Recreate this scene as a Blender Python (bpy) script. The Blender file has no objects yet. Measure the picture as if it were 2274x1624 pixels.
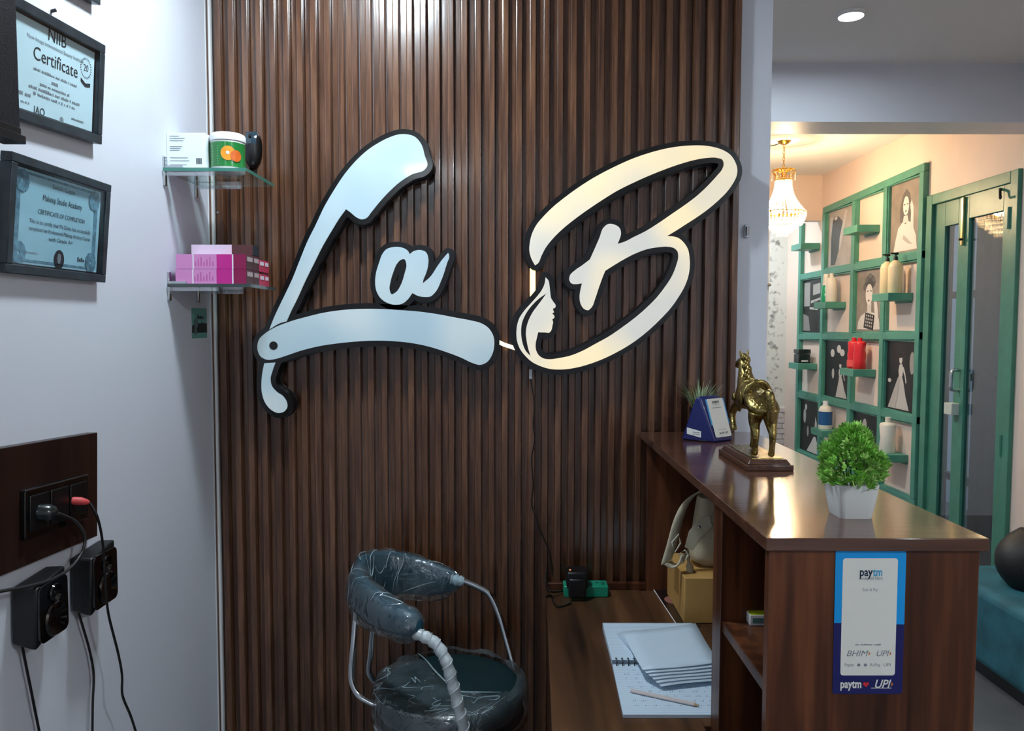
import bpy, bmesh, math, random
import numpy as np
from mathutils import Vector, Matrix, noise
random.seed(7)
sc = bpy.context.scene
COL = sc.collection

# ------------------------------------------------------------------ camera
FPX, CX, CY, HOR, ROLL, H = 1705., 1137., 812., 718., 0.002, 1.45
pit = math.atan((CY - HOR) / FPX)
FW = Vector((0, math.cos(pit), -math.sin(pit)))
UP0 = Vector((0, math.sin(pit), math.cos(pit)))
RT0 = Vector((1, 0, 0))
RT = RT0 * math.cos(ROLL) + UP0 * math.sin(ROLL)
UP = UP0 * math.cos(ROLL) - RT0 * math.sin(ROLL)
camd = bpy.data.cameras.new('camera')
camd.sensor_width = 36; camd.lens = FPX / 2274 * 36; camd.clip_start = .02
cam = bpy.data.objects.new('camera', camd); COL.objects.link(cam)
m = Matrix((RT, UP, -FW)).transposed().to_4x4(); m.translation = (0, 0, H)
cam.matrix_world = m
sc.camera = cam

def ray(x, y): return RT * ((x - CX) / FPX) - UP * ((y - CY) / FPX) + FW
def onY(x, y, Y): d = ray(x, y); p = d * (Y / d.y); p.z += H; return p
def onX(x, y, X): d = ray(x, y); p = d * (X / d.x); p.z += H; return p
def onZ(x, y, Z): d = ray(x, y); p = d * ((Z - H) / d.z); p.z += H; return p

# ------------------------------------------------------------------ world, exposure
w = bpy.data.worlds.new('world'); sc.world = w; w.use_nodes = True
w.node_tree.nodes['Background'].inputs[0].default_value = (.55, .65, .8, 1)
w.node_tree.nodes['Background'].inputs[1].default_value = 1.3
sc.view_settings.view_transform = 'Standard'
sc.view_settings.look = 'None'
sc.view_settings.gamma = 1
sc.view_settings.use_curve_mapping = False
sc.view_settings.exposure = 0.08
# lamp strengths (the lamps themselves are built with their fixtures below)
KEY_E, DOWN_E, RING_E, CHAND_W = 285., 80., 22., 24.
COOL = (.79, .92, 1.0)
WARM = (1.0, .70, .40)

# ------------------------------------------------------------------ materials
def lin(c):
    return tuple(((v / 255) / 12.92 if v / 255 <= .04045 else ((v / 255 + .055) / 1.055) ** 2.4) for v in c)
MATS = {}
def mat(name, rgb, rough=.5, metal=0., spec=.5, coat=0., emit=None, estr=0., bump=0., bscale=60., vary=0., vscale=8., stretch=(1, 1, 1), trans=0., alpha=1.):
    """Principled material; rgb is the 0-255 surface colour, vary mixes a darker tone by noise."""
    if name in MATS: return MATS[name]
    M = bpy.data.materials.new(name); M.use_nodes = True
    nt = M.node_tree; b = nt.nodes['Principled BSDF']
    c = lin(rgb)
    b.inputs['Base Color'].default_value = (*c, 1)
    b.inputs['Roughness'].default_value = rough
    b.inputs['Metallic'].default_value = metal
    b.inputs['Specular IOR Level'].default_value = spec
    b.inputs['Coat Weight'].default_value = coat
    b.inputs['Coat Roughness'].default_value = .08
    b.inputs['Transmission Weight'].default_value = trans
    b.inputs['Alpha'].default_value = alpha
    if emit: 
        b.inputs['Emission Color'].default_value = (*emit, 1); b.inputs['Emission Strength'].default_value = estr
    if vary or bump:
        tc = nt.nodes.new('ShaderNodeTexCoord'); mp = nt.nodes.new('ShaderNodeMapping')
        mp.inputs['Scale'].default_value = stretch
        nt.links.new(tc.outputs['Object'], mp.inputs['Vector'])
    if vary:
        n = nt.nodes.new('ShaderNodeTexNoise'); n.inputs['Scale'].default_value = vscale; n.inputs['Detail'].default_value = 4
        nt.links.new(mp.outputs[0], n.inputs['Vector'])
        r = nt.nodes.new('ShaderNodeValToRGB')
        r.color_ramp.elements[0].position = .32; r.color_ramp.elements[1].position = .68
        r.color_ramp.elements[0].color = (*[v * (1 - vary) for v in c], 1); r.color_ramp.elements[1].color = (*[min(1, v * (1 + vary * .6)) for v in c], 1)
        nt.links.new(n.outputs['Fac'], r.inputs[0]); nt.links.new(r.outputs[0], b.inputs['Base Color'])
    if bump:
        n2 = nt.nodes.new('ShaderNodeTexNoise'); n2.inputs['Scale'].default_value = bscale; n2.inputs['Detail'].default_value = 3
        nt.links.new(mp.outputs[0], n2.inputs['Vector'])
        bp = nt.nodes.new('ShaderNodeBump'); bp.inputs['Strength'].default_value = bump; bp.inputs['Distance'].default_value = .004
        nt.links.new(n2.outputs['Fac'], bp.inputs['Height']); nt.links.new(bp.outputs[0], b.inputs['Normal'])
    MATS[name] = M
    return M

def wood(name, dark, mid, light, axis='z', rough=.35, coat=0., scale=1., spec=.5, rnd=True):
    """Streaked laminate wood with the grain along one object axis."""
    if name in MATS: return MATS[name]
    M = bpy.data.materials.new(name); M.use_nodes = True
    nt = M.node_tree; N = nt.nodes; L = nt.links; b = N['Principled BSDF']
    tc = N.new('ShaderNodeTexCoord'); mp = N.new('ShaderNodeMapping'); oi = N.new('ShaderNodeObjectInfo')
    s = [26 * scale] * 3; s['xyz'.index(axis)] = 1.5 * scale
    mp.inputs['Scale'].default_value = s
    add = N.new('ShaderNodeVectorMath'); add.operation = 'ADD'
    sc_ = N.new('ShaderNodeVectorMath'); sc_.operation = 'SCALE'; sc_.inputs[0].default_value = (7.3, 3.1, 11.7)
    L.new(oi.outputs['Random'], sc_.inputs['Scale'])
    if not rnd: sc_.inputs[0].default_value = (0, 0, 0)
    L.new(tc.outputs['Object'], add.inputs[0]); L.new(sc_.outputs[0], add.inputs[1]); L.new(add.outputs[0], mp.inputs['Vector'])
    n1 = N.new('ShaderNodeTexNoise'); n1.inputs['Scale'].default_value = 1.6; n1.inputs['Detail'].default_value = 6; n1.inputs['Distortion'].default_value = .7
    L.new(mp.outputs[0], n1.inputs['Vector'])
    n2 = N.new('ShaderNodeTexNoise'); n2.inputs['Scale'].default_value = 6; n2.inputs['Detail'].default_value = 5
    L.new(mp.outputs[0], n2.inputs['Vector'])
    r = N.new('ShaderNodeValToRGB'); cr = r.color_ramp
    cr.elements[0].position = .3; cr.elements[0].color = (*lin(dark), 1)
    cr.elements[1].position = .72; cr.elements[1].color = (*lin(light), 1)
    e = cr.elements.new(.5); e.color = (*lin(mid), 1)
    mx = N.new('ShaderNodeMath'); mx.operation = 'MULTIPLY_ADD'; mx.inputs[1].default_value = .35
    ml = N.new('ShaderNodeMath'); ml.operation = 'MULTIPLY'; ml.inputs[1].default_value = .65
    L.new(n1.outputs['Fac'], ml.inputs[0]); L.new(n2.outputs['Fac'], mx.inputs[0]); L.new(ml.outputs[0], mx.inputs[2])
    L.new(mx.outputs[0], r.inputs[0]); L.new(r.outputs[0], b.inputs['Base Color'])
    bp = N.new('ShaderNodeBump'); bp.inputs['Strength'].default_value = .12; bp.inputs['Distance'].default_value = .002
    L.new(n2.outputs['Fac'], bp.inputs['Height']); L.new(bp.outputs[0], b.inputs['Normal'])
    b.inputs['Roughness'].default_value = rough; b.inputs['Specular IOR Level'].default_value = spec
    b.inputs['Coat Weight'].default_value = coat; b.inputs['Coat Roughness'].default_value = .1
    MATS[name] = M
    return M

def glassy(name, tint=(1, 1, 1), gloss=.12, rough=.02, haze=0., bump=0., bscale=40, haze_col=(.8, .85, .9), fres=True):
    """Thin clear sheet: transparent with a fresnel gloss, an optional milky haze and wrinkles."""
    if name in MATS: return MATS[name]
    M = bpy.data.materials.new(name); M.use_nodes = True
    nt = M.node_tree; N = nt.nodes; L = nt.links; N.clear()
    out = N.new('ShaderNodeOutputMaterial')
    tr = N.new('ShaderNodeBsdfTransparent'); tr.inputs[0].default_value = (*tint, 1)
    gl = N.new('ShaderNodeBsdfGlossy'); gl.inputs['Roughness'].default_value = rough
    gl.inputs[0].default_value = (1, 1, 1, 1)
    lw = N.new('ShaderNodeLayerWeight'); lw.inputs[0].default_value = .35
    ma = N.new('ShaderNodeMath'); ma.operation = 'MULTIPLY_ADD'; ma.inputs[1].default_value = .6 if fres else 0; ma.inputs[2].default_value = gloss
    ma.use_clamp = True
    L.new(lw.outputs['Fresnel'], ma.inputs[0])
    mix = N.new('ShaderNodeMixShader'); L.new(ma.outputs[0], mix.inputs[0]); L.new(gl.outputs[0], mix.inputs[2])
    if haze:
        df = N.new('ShaderNodeBsdfDiffuse'); df.inputs[0].default_value = (*haze_col, 1)
        m2 = N.new('ShaderNodeMixShader')
        tc = N.new('ShaderNodeTexCoord'); nz = N.new('ShaderNodeTexNoise'); nz.inputs['Scale'].default_value = bscale * .5; nz.inputs['Detail'].default_value = 4
        L.new(tc.outputs['Object'], nz.inputs['Vector'])
        mr = N.new('ShaderNodeMapRange'); mr.inputs[1].default_value = .4; mr.inputs[2].default_value = .75; mr.inputs[3].default_value = haze * .35; mr.inputs[4].default_value = haze * 2
        L.new(nz.outputs['Fac'], mr.inputs[0]); L.new(mr.outputs[0], m2.inputs[0])
        L.new(tr.outputs[0], m2.inputs[1]); L.new(df.outputs[0], m2.inputs[2]); L.new(m2.outputs[0], mix.inputs[1])
    else:
        L.new(tr.outputs[0], mix.inputs[1])
    if bump:
        tc2 = N.new('ShaderNodeTexCoord'); nb = N.new('ShaderNodeTexNoise'); nb.inputs['Scale'].default_value = bscale; nb.inputs['Detail'].default_value = 2; nb.inputs['Distortion'].default_value = 1.5
        L.new(tc2.outputs['Object'], nb.inputs['Vector'])
        bp = N.new('ShaderNodeBump'); bp.inputs['Strength'].default_value = bump; bp.inputs['Distance'].default_value = .01
        L.new(nb.outputs['Fac'], bp.inputs['Height']); L.new(bp.outputs[0], gl.inputs['Normal'])
    L.new(mix.outputs[0], out.inputs[0])
    MATS[name] = M
    return M

def emitter(name, col, strength):
    if name in MATS: return MATS[name]
    M = bpy.data.materials.new(name); M.use_nodes = True; nt = M.node_tree; nt.nodes.clear()
    e = nt.nodes.new('ShaderNodeEmission'); e.inputs[0].default_value = (*col, 1); e.inputs[1].default_value = strength
    o = nt.nodes.new('ShaderNodeOutputMaterial'); nt.links.new(e.outputs[0], o.inputs[0])
    MATS[name] = M
    return M

# ------------------------------------------------------------------ mesh building
class MB:
    def __init__(s): s.v = []; s.f = []
    def add(s, vs, fs):
        o = len(s.v); s.v += [Vector(p) for p in vs]; s.f += [tuple(i + o for i in f) for f in fs]; return s
    def box(s, a, b):
        x0, y0, z0 = a; x1, y1, z1 = b
        return s.add([(x0,y0,z0),(x1,y0,z0),(x1,y1,z0),(x0,y1,z0),(x0,y0,z1),(x1,y0,z1),(x1,y1,z1),(x0,y1,z1)],
                     [(0,3,2,1),(4,5,6,7),(0,1,5,4),(1,2,6,5),(2,3,7,6),(3,0,4,7)])
    def hexa(s, bot, top):
        return s.add(list(bot) + list(top), [(3,2,1,0),(4,5,6,7),(0,1,5,4),(1,2,6,5),(2,3,7,6),(3,0,4,7)])
    def prism(s, poly, d):
        n = len(poly); poly = [Vector(p) for p in poly]; d = Vector(d)
        return s.add(poly + [p + d for p in poly], [tuple(range(n))[::-1], tuple(range(n, 2*n))] + [(i, (i+1) % n, n + (i+1) % n, n + i) for i in range(n)])
    def tube(s, path, r, n=10, cap=True, ry=None, upv=None, closed=False):
        path = [Vector(p) for p in path]; K = len(path)
        rs = r if isinstance(r, (list, tuple)) else [r] * K
        rys = rs if ry is None else (ry if isinstance(ry, (list, tuple)) else [ry] * K)
        vs = []; prev = Vector(upv) if upv else None
        for i, p in enumerate(path):
            if closed: t = path[(i+1) % K] - path[i-1]
            else: t = path[min(i+1, K-1)] - path[max(i-1, 0)]
            t.normalize()
            if prev is None: prev = Vector((0, 0, 1)) if abs(t.z) < .9 else Vector((1, 0, 0))
            u = prev - t * prev.dot(t)
            if u.length < 1e-6: u = t.orthogonal()
            u.normalize(); v = t.cross(u)
            if upv is None: prev = u
            for k in range(n):
                a = 2 * math.pi * k / n
                vs.append(p + u * (math.sin(a) * rys[i]) + v * (math.cos(a) * rs[i]))
        fs = []
        for i in range(K if closed else K - 1):
            j = (i + 1) % K
            for k in range(n):
                fs.append((i*n+k, i*n+(k+1) % n, j*n+(k+1) % n, j*n+k))
        if cap and not closed:
            fs += [tuple(range(n))[::-1], tuple(range((K-1)*n, K*n))]
        return s.add(vs, fs)
    def cyl(s, p0, p1, r, r1=None, n=16): return s.tube([p0, p1], [r, r if r1 is None else r1], n)
    def lathe(s, prof, c, n=24, cap=True, sx=1., sy=1.):
        c = Vector(c); vs = []; K = len(prof)
        for r, z in prof:
            for k in range(n):
                a = 2*math.pi*k/n; vs.append(c + Vector((math.cos(a)*r*sx, math.sin(a)*r*sy, z)))
        fs = [(i*n+k, i*n+(k+1) % n, (i+1)*n+(k+1) % n, (i+1)*n+k) for i in range(K-1) for k in range(n)]
        if cap: fs += [tuple(range(n))[::-1], tuple(range((K-1)*n, K*n))]
        return s.add(vs, fs)
    def ball(s, c, r, n=12, k=8, sc=(1, 1, 1)):
        prof = [(math.sin(math.pi*i/k), -math.cos(math.pi*i/k)) for i in range(k+1)]
        c = Vector(c); vs = [c + Vector((0, 0, -r*sc[2]))]
        for i in range(1, k):
            for j in range(n):
                a = 2*math.pi*j/n; vs.append(c + Vector((math.cos(a)*prof[i][0]*r*sc[0], math.sin(a)*prof[i][0]*r*sc[1], prof[i][1]*r*sc[2])))
        vs.append(c + Vector((0, 0, r*sc[2]))); fs = []
        for j in range(n): fs.append((0, 1+(j+1) % n, 1+j))
        for i in range(k-2):
            for j in range(n): fs.append((1+i*n+j, 1+i*n+(j+1) % n, 1+(i+1)*n+(j+1) % n, 1+(i+1)*n+j))
        o = 1+(k-2)*n
        for j in range(n): fs.append((o+j, o+(j+1) % n, len(vs)-1))
        return s.add(vs, fs)
    def octa(s, c, r, h=None):
        h = h or r; c = Vector(c)
        return s.add([c+Vector(p) for p in ((r,0,0),(0,r,0),(-r,0,0),(0,-r,0),(0,0,h),(0,0,-h))],
                     [(0,1,4),(1,2,4),(2,3,4),(3,0,4),(1,0,5),(2,1,5),(3,2,5),(0,3,5)])
    def grid(s, pts):
        R = len(pts); C = len(pts[0])
        return s.add([p for row in pts for p in row], [(i*C+j, i*C+j+1, (i+1)*C+j+1, (i+1)*C+j) for i in range(R-1) for j in range(C-1)])
    def poly(s, pts): return s.add(pts, [tuple(range(len(pts)))])
    def mesh(s, name):
        me = bpy.data.meshes.new(name); me.from_pydata([tuple(p) for p in s.v], [], s.f); me.update(); return me

WM = {}
def props(o, label=None, cat=None, group=None, kind=None):
    if label: o['label'] = label
    if cat: o['category'] = cat
    if group: o['group'] = group
    if kind: o['kind'] = kind
    return o
def thing(name, label, cat, loc=(0, 0, 0), group=None, M=None):
    o = bpy.data.objects.new(name, None); COL.objects.link(o); o.empty_display_size = .05
    o.matrix_world = M if M is not None else Matrix.Translation(Vector(loc))
    WM[o.name] = o.matrix_world.copy()
    return props(o, label, cat, group)
def ob(name, mb, ma, parent=None, label=None, cat=None, group=None, kind=None, smooth=30, bevel=0., local=False, seg=2, solid=0., sub=0):
    """One mesh object. Shapes are given in world coordinates unless local."""
    me = mb.mesh(name) if isinstance(mb, MB) else mb
    bm = bmesh.new(); bm.from_mesh(me)
    bmesh.ops.recalc_face_normals(bm, faces=bm.faces); bm.to_mesh(me); bm.free()
    if not me.materials: me.materials.append(ma if not isinstance(ma, str) else MATS[ma])
    o = bpy.data.objects.new(name, me); COL.objects.link(o)
    if parent is not None:
        if not local: me.transform(WM[parent.name].inverted())
        o.parent = parent; WM[o.name] = WM[parent.name]
    else:
        n = len(me.vertices); co = np.empty(n*3, dtype=np.float32); me.vertices.foreach_get('co', co); co = co.reshape(-1, 3)
        c = Vector(((co[:, 0].min()+co[:, 0].max())/2, (co[:, 1].min()+co[:, 1].max())/2, co[:, 2].min()))
        me.transform(Matrix.Translation(-c)); o.location = c; WM[o.name] = Matrix.Translation(c)
    if smooth:
        me.polygons.foreach_set('use_smooth', [True]*len(me.polygons)); me.set_sharp_from_angle(angle=math.radians(smooth))
    if solid:
        md = o.modifiers.new('solid', 'SOLIDIFY'); md.thickness = solid; md.offset = 0
    if sub:
        md = o.modifiers.new('sub', 'SUBSURF'); md.levels = sub; md.render_levels = sub
    if bevel:
        md = o.modifiers.new('bevel', 'BEVEL'); md.width = bevel; md.segments = seg; md.limit_method = 'ANGLE'; md.angle_limit = math.radians(40)
    props(o, label, cat, group, kind)
    return o
def boxo(name, a, b, ma, **k): return ob(name, MB().box(a, b), ma, **k)

def basis(org, u, v):
    u = Vector(u).normalized(); n = u.cross(Vector(v)).normalized(); v = n.cross(u)
    M = Matrix((u, v, n)).transposed().to_4x4(); M.translation = Vector(org); return M
def flat(name, pts2, ma, parent, n=.0005, thick=0.):
    """A flat print laid on a local uv face of its parent, n in front of it."""
    mb = MB()
    if thick: mb.prism([(p[0], p[1], n) for p in pts2], (0, 0, thick))
    else: mb.poly([(p[0], p[1], n) for p in pts2])
    return ob(name, mb, ma, parent, local=True, smooth=0)
def rrect(x0, y0, x1, y1, r, k=5):
    out = []
    for cx, cy, a0 in ((x1-r, y0+r, -90), (x1-r, y1-r, 0), (x0+r, y1-r, 90), (x0+r, y0+r, 180)):
        for i in range(k+1):
            a = math.radians(a0+90*i/k); out.append((cx+math.cos(a)*r, cy+math.sin(a)*r))
    return out
def disc2(cx, cy, r, n=20, ry=None): return [(cx+math.cos(2*math.pi*i/n)*r, cy+math.sin(2*math.pi*i/n)*(ry or r)) for i in range(n)]
def text(s, u, v, size, ma, parent, n=.0008, align='CENTER', width=None, shear=0., bold=0., name='lettering'):
    cu = bpy.data.curves.new('t', 'FONT'); cu.body = s; cu.size = size; cu.align_x = align; cu.align_y = 'CENTER'; cu.shear = shear; cu.offset = bold
    cu.resolution_u = 3
    t = bpy.data.objects.new('t', cu); COL.objects.link(t)
    me = bpy.data.meshes.new_from_object(t); bpy.data.objects.remove(t); bpy.data.curves.remove(cu)
    me.name = name; me.materials.clear()
    if not me.vertices: return None
    if width:
        xs = [p.co.x for p in me.vertices]; k = width/max(1e-6, max(xs)-min(xs)); me.transform(Matrix.Diagonal((k, 1, 1, 1)))
    me.transform(Matrix.Translation((u, v, n)))
    return ob(name, me, ma, parent, local=True, smooth=0)

def scribble(u, v, w, h, ma, parent, n=.0008, seed=1):
    """A line of print too small to read: short unequal strokes."""
    r = random.Random(seed); mb = MB(); x = u-w/2
    while x < u+w/2-h*.4:
        k = h*r.uniform(.35, .9); y0 = v-h*.45; y1 = v+h*r.uniform(.1, .5)
        mb.poly([(x, y0, n), (min(x+k, u+w/2), y0, n), (min(x+k, u+w/2), y1, n), (x, y1, n)]); x += k+h*r.choice((.18, .22, .25, .9))
    return ob('print_line', mb, ma, parent, local=True, smooth=0, kind='stuff')

def crom(pts, per=6, closed=True):
    """Smooth curve through points; a point with a third entry is a sharp corner."""
    n = len(pts); out = []
    P = [np.array(p[:2], float) for p in pts]; S = [len(p) > 2 for p in pts]
    for i in range(n if closed else n-1):
        a, b = P[i], P[(i+1) % n]
        p0 = P[i-1] if (closed or i > 0) else a; p3 = P[(i+2) % n] if (closed or i < n-2) else b
        la = np.linalg.norm(b-a)
        def tang(q0, q1, q2, sharp):
            if sharp: return np.zeros(2)
            d1, d2 = np.linalg.norm(q1-q0)+1e-9, np.linalg.norm(q2-q1)+1e-9
            return ((q1-q0)/d1*d2+(q2-q1)/d2*d1)/(d1+d2)
        t0 = (b-a)/la if S[i] else tang(p0, a, b, False); t1 = (b-a)/la if S[(i+1) % n] else tang(a, b, p3, False)
        for k in range(per):
            t = k/per; h0 = 2*t**3-3*t**2+1; h1 = t**3-2*t**2+t; h2 = -2*t**3+3*t**2; h3 = t**3-t**2
            out.append(h0*a+h1*la*t0+h2*b+h3*la*t1)
    if not closed: out.append(P[-1])
    return out
def smooth3(pts, per=6):
    """Catmull-Rom through 3-D points."""
    P = [Vector(p) for p in pts]; out = []
    for i in range(len(P)-1):
        p0, p1, p2, p3 = P[max(i-1, 0)], P[i], P[i+1], P[min(i+2, len(P)-1)]
        for k in range(per):
            t = k/per
            out.append(.5*((2*p1)+(p2-p0)*t+(2*p0-5*p1+4*p2-p3)*t*t+(3*p1-p0-3*p2+p3)*t**3))
    out.append(P[-1]); return out
def fillmesh(loops, Yf, depth, name):
    """Filled outline in the X-Z plane (even-odd holes) with its front at Yf, going back by depth."""
    cu = bpy.data.curves.new(name, 'CURVE'); cu.dimensions = '2D'; cu.fill_mode = 'BOTH'; cu.extrude = depth/2
    for lp in loops:
        sp = cu.splines.new('POLY'); sp.points.add(len(lp)-1); sp.use_cyclic_u = True
        for q, p in zip(sp.points, lp): q.co = (p[0], p[1], 0, 1)
    t = bpy.data.objects.new('t', cu); COL.objects.link(t)
    me = bpy.data.meshes.new_from_object(t); bpy.data.objects.remove(t); bpy.data.curves.remove(cu); me.materials.clear()
    bm = bmesh.new(); bm.from_mesh(me); bmesh.ops.remove_doubles(bm, verts=bm.verts, dist=1e-6); bm.to_mesh(me); bm.free()
    me.transform(Matrix(((1, 0, 0, 0), (0, 0, -1, Yf+depth/2), (0, 1, 0, 0), (0, 0, 0, 1))))
    return me
def grow(loops, d, step=.0035):
    """Outline of everything within d of the filled loops (marching squares on a distance field)."""
    A = np.concatenate([np.array(l) for l in loops]); lo = A.min(0)-d-3*step; hi = A.max(0)+d+3*step
    nx, ny = [int(v) for v in np.ceil((hi-lo)/step)]
    gx = lo[0]+np.arange(nx+1)*step; gy = lo[1]+np.arange(ny+1)*step
    X, Y = np.meshgrid(gx, gy, indexing='ij'); D = np.full(X.shape, 9.); ins = np.zeros(X.shape, bool)
    for l in loops:
        l = np.array(l)
        for i in range(len(l)):
            a, b = l[i-1], l[i]; e = b-a; q = e@e
            if q < 1e-14: continue
            t = np.clip(((X-a[0])*e[0]+(Y-a[1])*e[1])/q, 0, 1)
            D = np.minimum(D, (X-a[0]-t*e[0])**2+(Y-a[1]-t*e[1])**2)
            if a[1] != b[1]:
                ins ^= ((a[1] > Y) != (b[1] > Y)) & (X < (b[0]-a[0])*(Y-a[1])/(b[1]-a[1])+a[0])
    S = np.where(ins, -1, 1)*np.sqrt(D)-d
    inside = S < 0; nxt = {}; pos = {}
    def ep(i, j, i2, j2):
        k = (i, j, i2, j2)
        if k not in pos:
            t = S[i, j]/(S[i, j]-S[i2, j2]); pos[k] = (gx[i]+(gx[i2]-gx[i])*t, gy[j]+(gy[j2]-gy[j])*t)
        return k
    c = inside.astype(int); code = c[:-1, :-1]+2*c[1:, :-1]+4*c[1:, 1:]+8*c[:-1, 1:]
    T = {1: [(3, 0)], 2: [(0, 1)], 3: [(3, 1)], 4: [(1, 2)], 5: [(3, 0), (1, 2)], 6: [(0, 2)], 7: [(3, 2)], 8: [(2, 3)], 9: [(2, 0)], 10: [(0, 1), (2, 3)], 11: [(2, 1)], 12: [(1, 3)], 13: [(1, 0)], 14: [(0, 3)]}
    for i, j in np.argwhere((code > 0) & (code < 15)):
        E = [ep(i, j, i+1, j), ep(i+1, j, i+1, j+1), ep(i, j+1, i+1, j+1), ep(i, j, i, j+1)] if False else None
        ed = {0: (i, j, i+1, j), 1: (i+1, j, i+1, j+1), 2: (i, j+1, i+1, j+1), 3: (i, j, i, j+1)}
        for a, b in T[code[i, j]]: nxt[ep(*ed[a])] = ep(*ed[b])
    res = []
    while nxt:
        k0 = next(iter(nxt)); k = k0; lp = []
        while k in nxt: lp.append(pos[k]); k = nxt.pop(k)
        if len(lp) > 8: res.append([p for p in lp])
    return res

# ------------------------------------------------------------------ common materials
mat('wall_paint', (211, 214, 224), .42, spec=.45, bump=.05, bscale=5)
mat('peach_paint', (226, 204, 190), .55, vary=.05, vscale=3)
mat('ceiling_paint', (228, 226, 224), .8)
mat('plain_white', (225, 225, 225), .5)
mat('black_plastic', (12, 12, 14), .35)
mat('black_gloss', (6, 6, 7), .08, coat=.6)
mat('ink', (28, 36, 44), .6)
mat('grey_ink', (120, 132, 140), .6)
mat('paper', (222, 232, 240), .6)
mat('chrome', (200, 205, 208), .12, metal=1)
mat('brass', (150, 131, 80), .28, metal=1, vary=.5, vscale=90, bump=.5, bscale=160)
mat('gold', (212, 160, 60), .22, metal=1)
mat('green_paint', (76, 140, 122), .4, vary=.12, vscale=14)
mat('door_green', (66, 126, 106), .38, vary=.14, vscale=10)
mat('floor_tile', (92, 94, 98), .3, vary=.2, vscale=6)
wood('slat_wood', (54, 31, 19), (90, 57, 38), (124, 86, 60), 'z', rough=.25, spec=.6, coat=.3)
wood('counter_wood', (24, 10, 6), (74, 40, 24), (126, 74, 44), 'z', rough=.33, scale=.4, coat=.05, spec=.35, rnd=False)
wood('counter_top_wood', (48, 26, 19), (84, 52, 38), (112, 74, 54), 'x', rough=.16, scale=.5, coat=.5, rnd=False)
wood('desk_wood', (32, 17, 9), (86, 56, 34), (126, 88, 54), 'y', rough=.38, scale=.26, coat=.05, rnd=False)
wood('dark_board', (22, 10, 8), (36, 18, 13), (52, 28, 20), 'y', rough=.35, scale=.5)

# ------------------------------------------------------------------ room shell
CEIL = 2.55; WY = 2.09; LX = -.815; RX = 2.30; PX = .695; FARY = 6.45; BACKY = -2.2
st = dict(kind='structure')
boxo('floor', (LX-.1, BACKY-.1, -.06), (RX+1.4, FARY+.1, 0), 'floor_tile', **st)
boxo('ceiling', (LX-.1, BACKY-.1, CEIL), (RX+.12, FARY+.1, CEIL+.06), 'ceiling_paint', **st)
boxo('wall_left', (LX-.1, BACKY-.1, 0), (LX, FARY+.1, CEIL), 'wall_paint', **st)
boxo('wall_front', (LX, BACKY-.1, 0), (RX, BACKY, CEIL), 'wall_paint', **st)
wb = boxo('wall_back', (LX, WY+.008, 0), (PX, WY+.13, CEIL), 'wall_paint', **st)
boxo('trim_1', (LX, WY-.012, 0), (LX+.014, WY+.008, CEIL), 'plain_white', **st)
# right wall around the door opening
DY0, DY1, DZ1 = onX(2272, 380, RX).y, onX(2066, 437, RX).y, onX(2066, 437, RX).z
wr = MB()
wr.box((RX, BACKY, 0), (RX+.1, DY0, CEIL)); wr.box((RX, DY1, 0), (RX+.1, FARY+.1, CEIL)); wr.box((RX, DY0, DZ1), (RX+.1, DY1, CEIL))
ob('wall_right', wr, 'peach_paint', **st)
# beam between the two rooms
BY0 = onZ(1990, 140, CEIL).y; BZ = onY(1990, 271, BY0).z; BY1 = onZ(1990, 298, BZ).y
boxo('trim_2', (PX-.45, BY0, BZ), (RX, BY1, CEIL), 'wall_paint', **st)
# far header and wallpapered far wall
HY = onX(1825, 480, RX).y
boxo('trim_3', (LX, HY, onY(1800, 490, HY).z), (RX, HY+.08, CEIL), 'peach_paint', **st)

def wallpaper():
    M = bpy.data.materials.new('wallpaper'); M.use_nodes = True; nt = M.node_tree; N = nt.nodes; L = nt.links; b = N['Principled BSDF']
    tc = N.new('ShaderNodeTexCoord'); sp = N.new('ShaderNodeSeparateXYZ'); L.new(tc.outputs['Object'], sp.inputs[0])
    wv = N.new('ShaderNodeMath'); wv.operation = 'MULTIPLY'; wv.inputs[1].default_value = 2*math.pi/.2; L.new(sp.outputs[0], wv.inputs[0])
    sn = N.new('ShaderNodeMath'); sn.operation = 'SINE'; L.new(wv.outputs[0], sn.inputs[0])
    n = N.new('ShaderNodeTexNoise'); n.inputs['Scale'].default_value = 26; n.inputs['Detail'].default_value = 4; L.new(tc.outputs['Object'], n.inputs['Vector'])
    a = N.new('ShaderNodeMath'); a.operation = 'MULTIPLY_ADD'; a.inputs[1].default_value = .07; L.new(sn.outputs[0], a.inputs[0]); L.new(n.outputs['Fac'], a.inputs[2])
    r = N.new('ShaderNodeValToRGB'); r.color_ramp.elements[0].position = .56; r.color_ramp.elements[0].color = (*lin((214, 218, 214)), 1)
    r.color_ramp.elements[1].position = .74; r.color_ramp.elements[1].color = (*lin((128, 130, 128)), 1)
    L.new(a.outputs[0], r.inputs[0]); L.new(r.outputs[0], b.inputs['Base Color']); b.inputs['Roughness'].default_value = .6
    MATS['wallpaper'] = M
wallpaper()
wf = boxo('wall_far', (LX, FARY, 0), (RX, FARY+.1, CEIL), 'wallpaper', **st)
# white painted brick on the lower left of the far wall
mat('white_brick', (205, 203, 208), .6)
bx0 = onY(1690, 950, FARY).x; bx1 = onY(1752, 950, FARY).x; bz1 = onY(1700, 905, FARY).z
brm = MB().box((-.058, -.012, -.019), (.058, 0, .019)).mesh('brick'); brm.materials.append(MATS['white_brick'])
for r in range(11):
    for c in range(3):
        x = bx0+.05+c*.124+(r % 2)*.062
        if x > bx1-.02+.01*r: continue
        o = bpy.data.objects.new('brick', brm); COL.objects.link(o); o.parent = wf
        o.location = Vector((x, FARY, bz1-.02-r*.045))-wf.location

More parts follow.
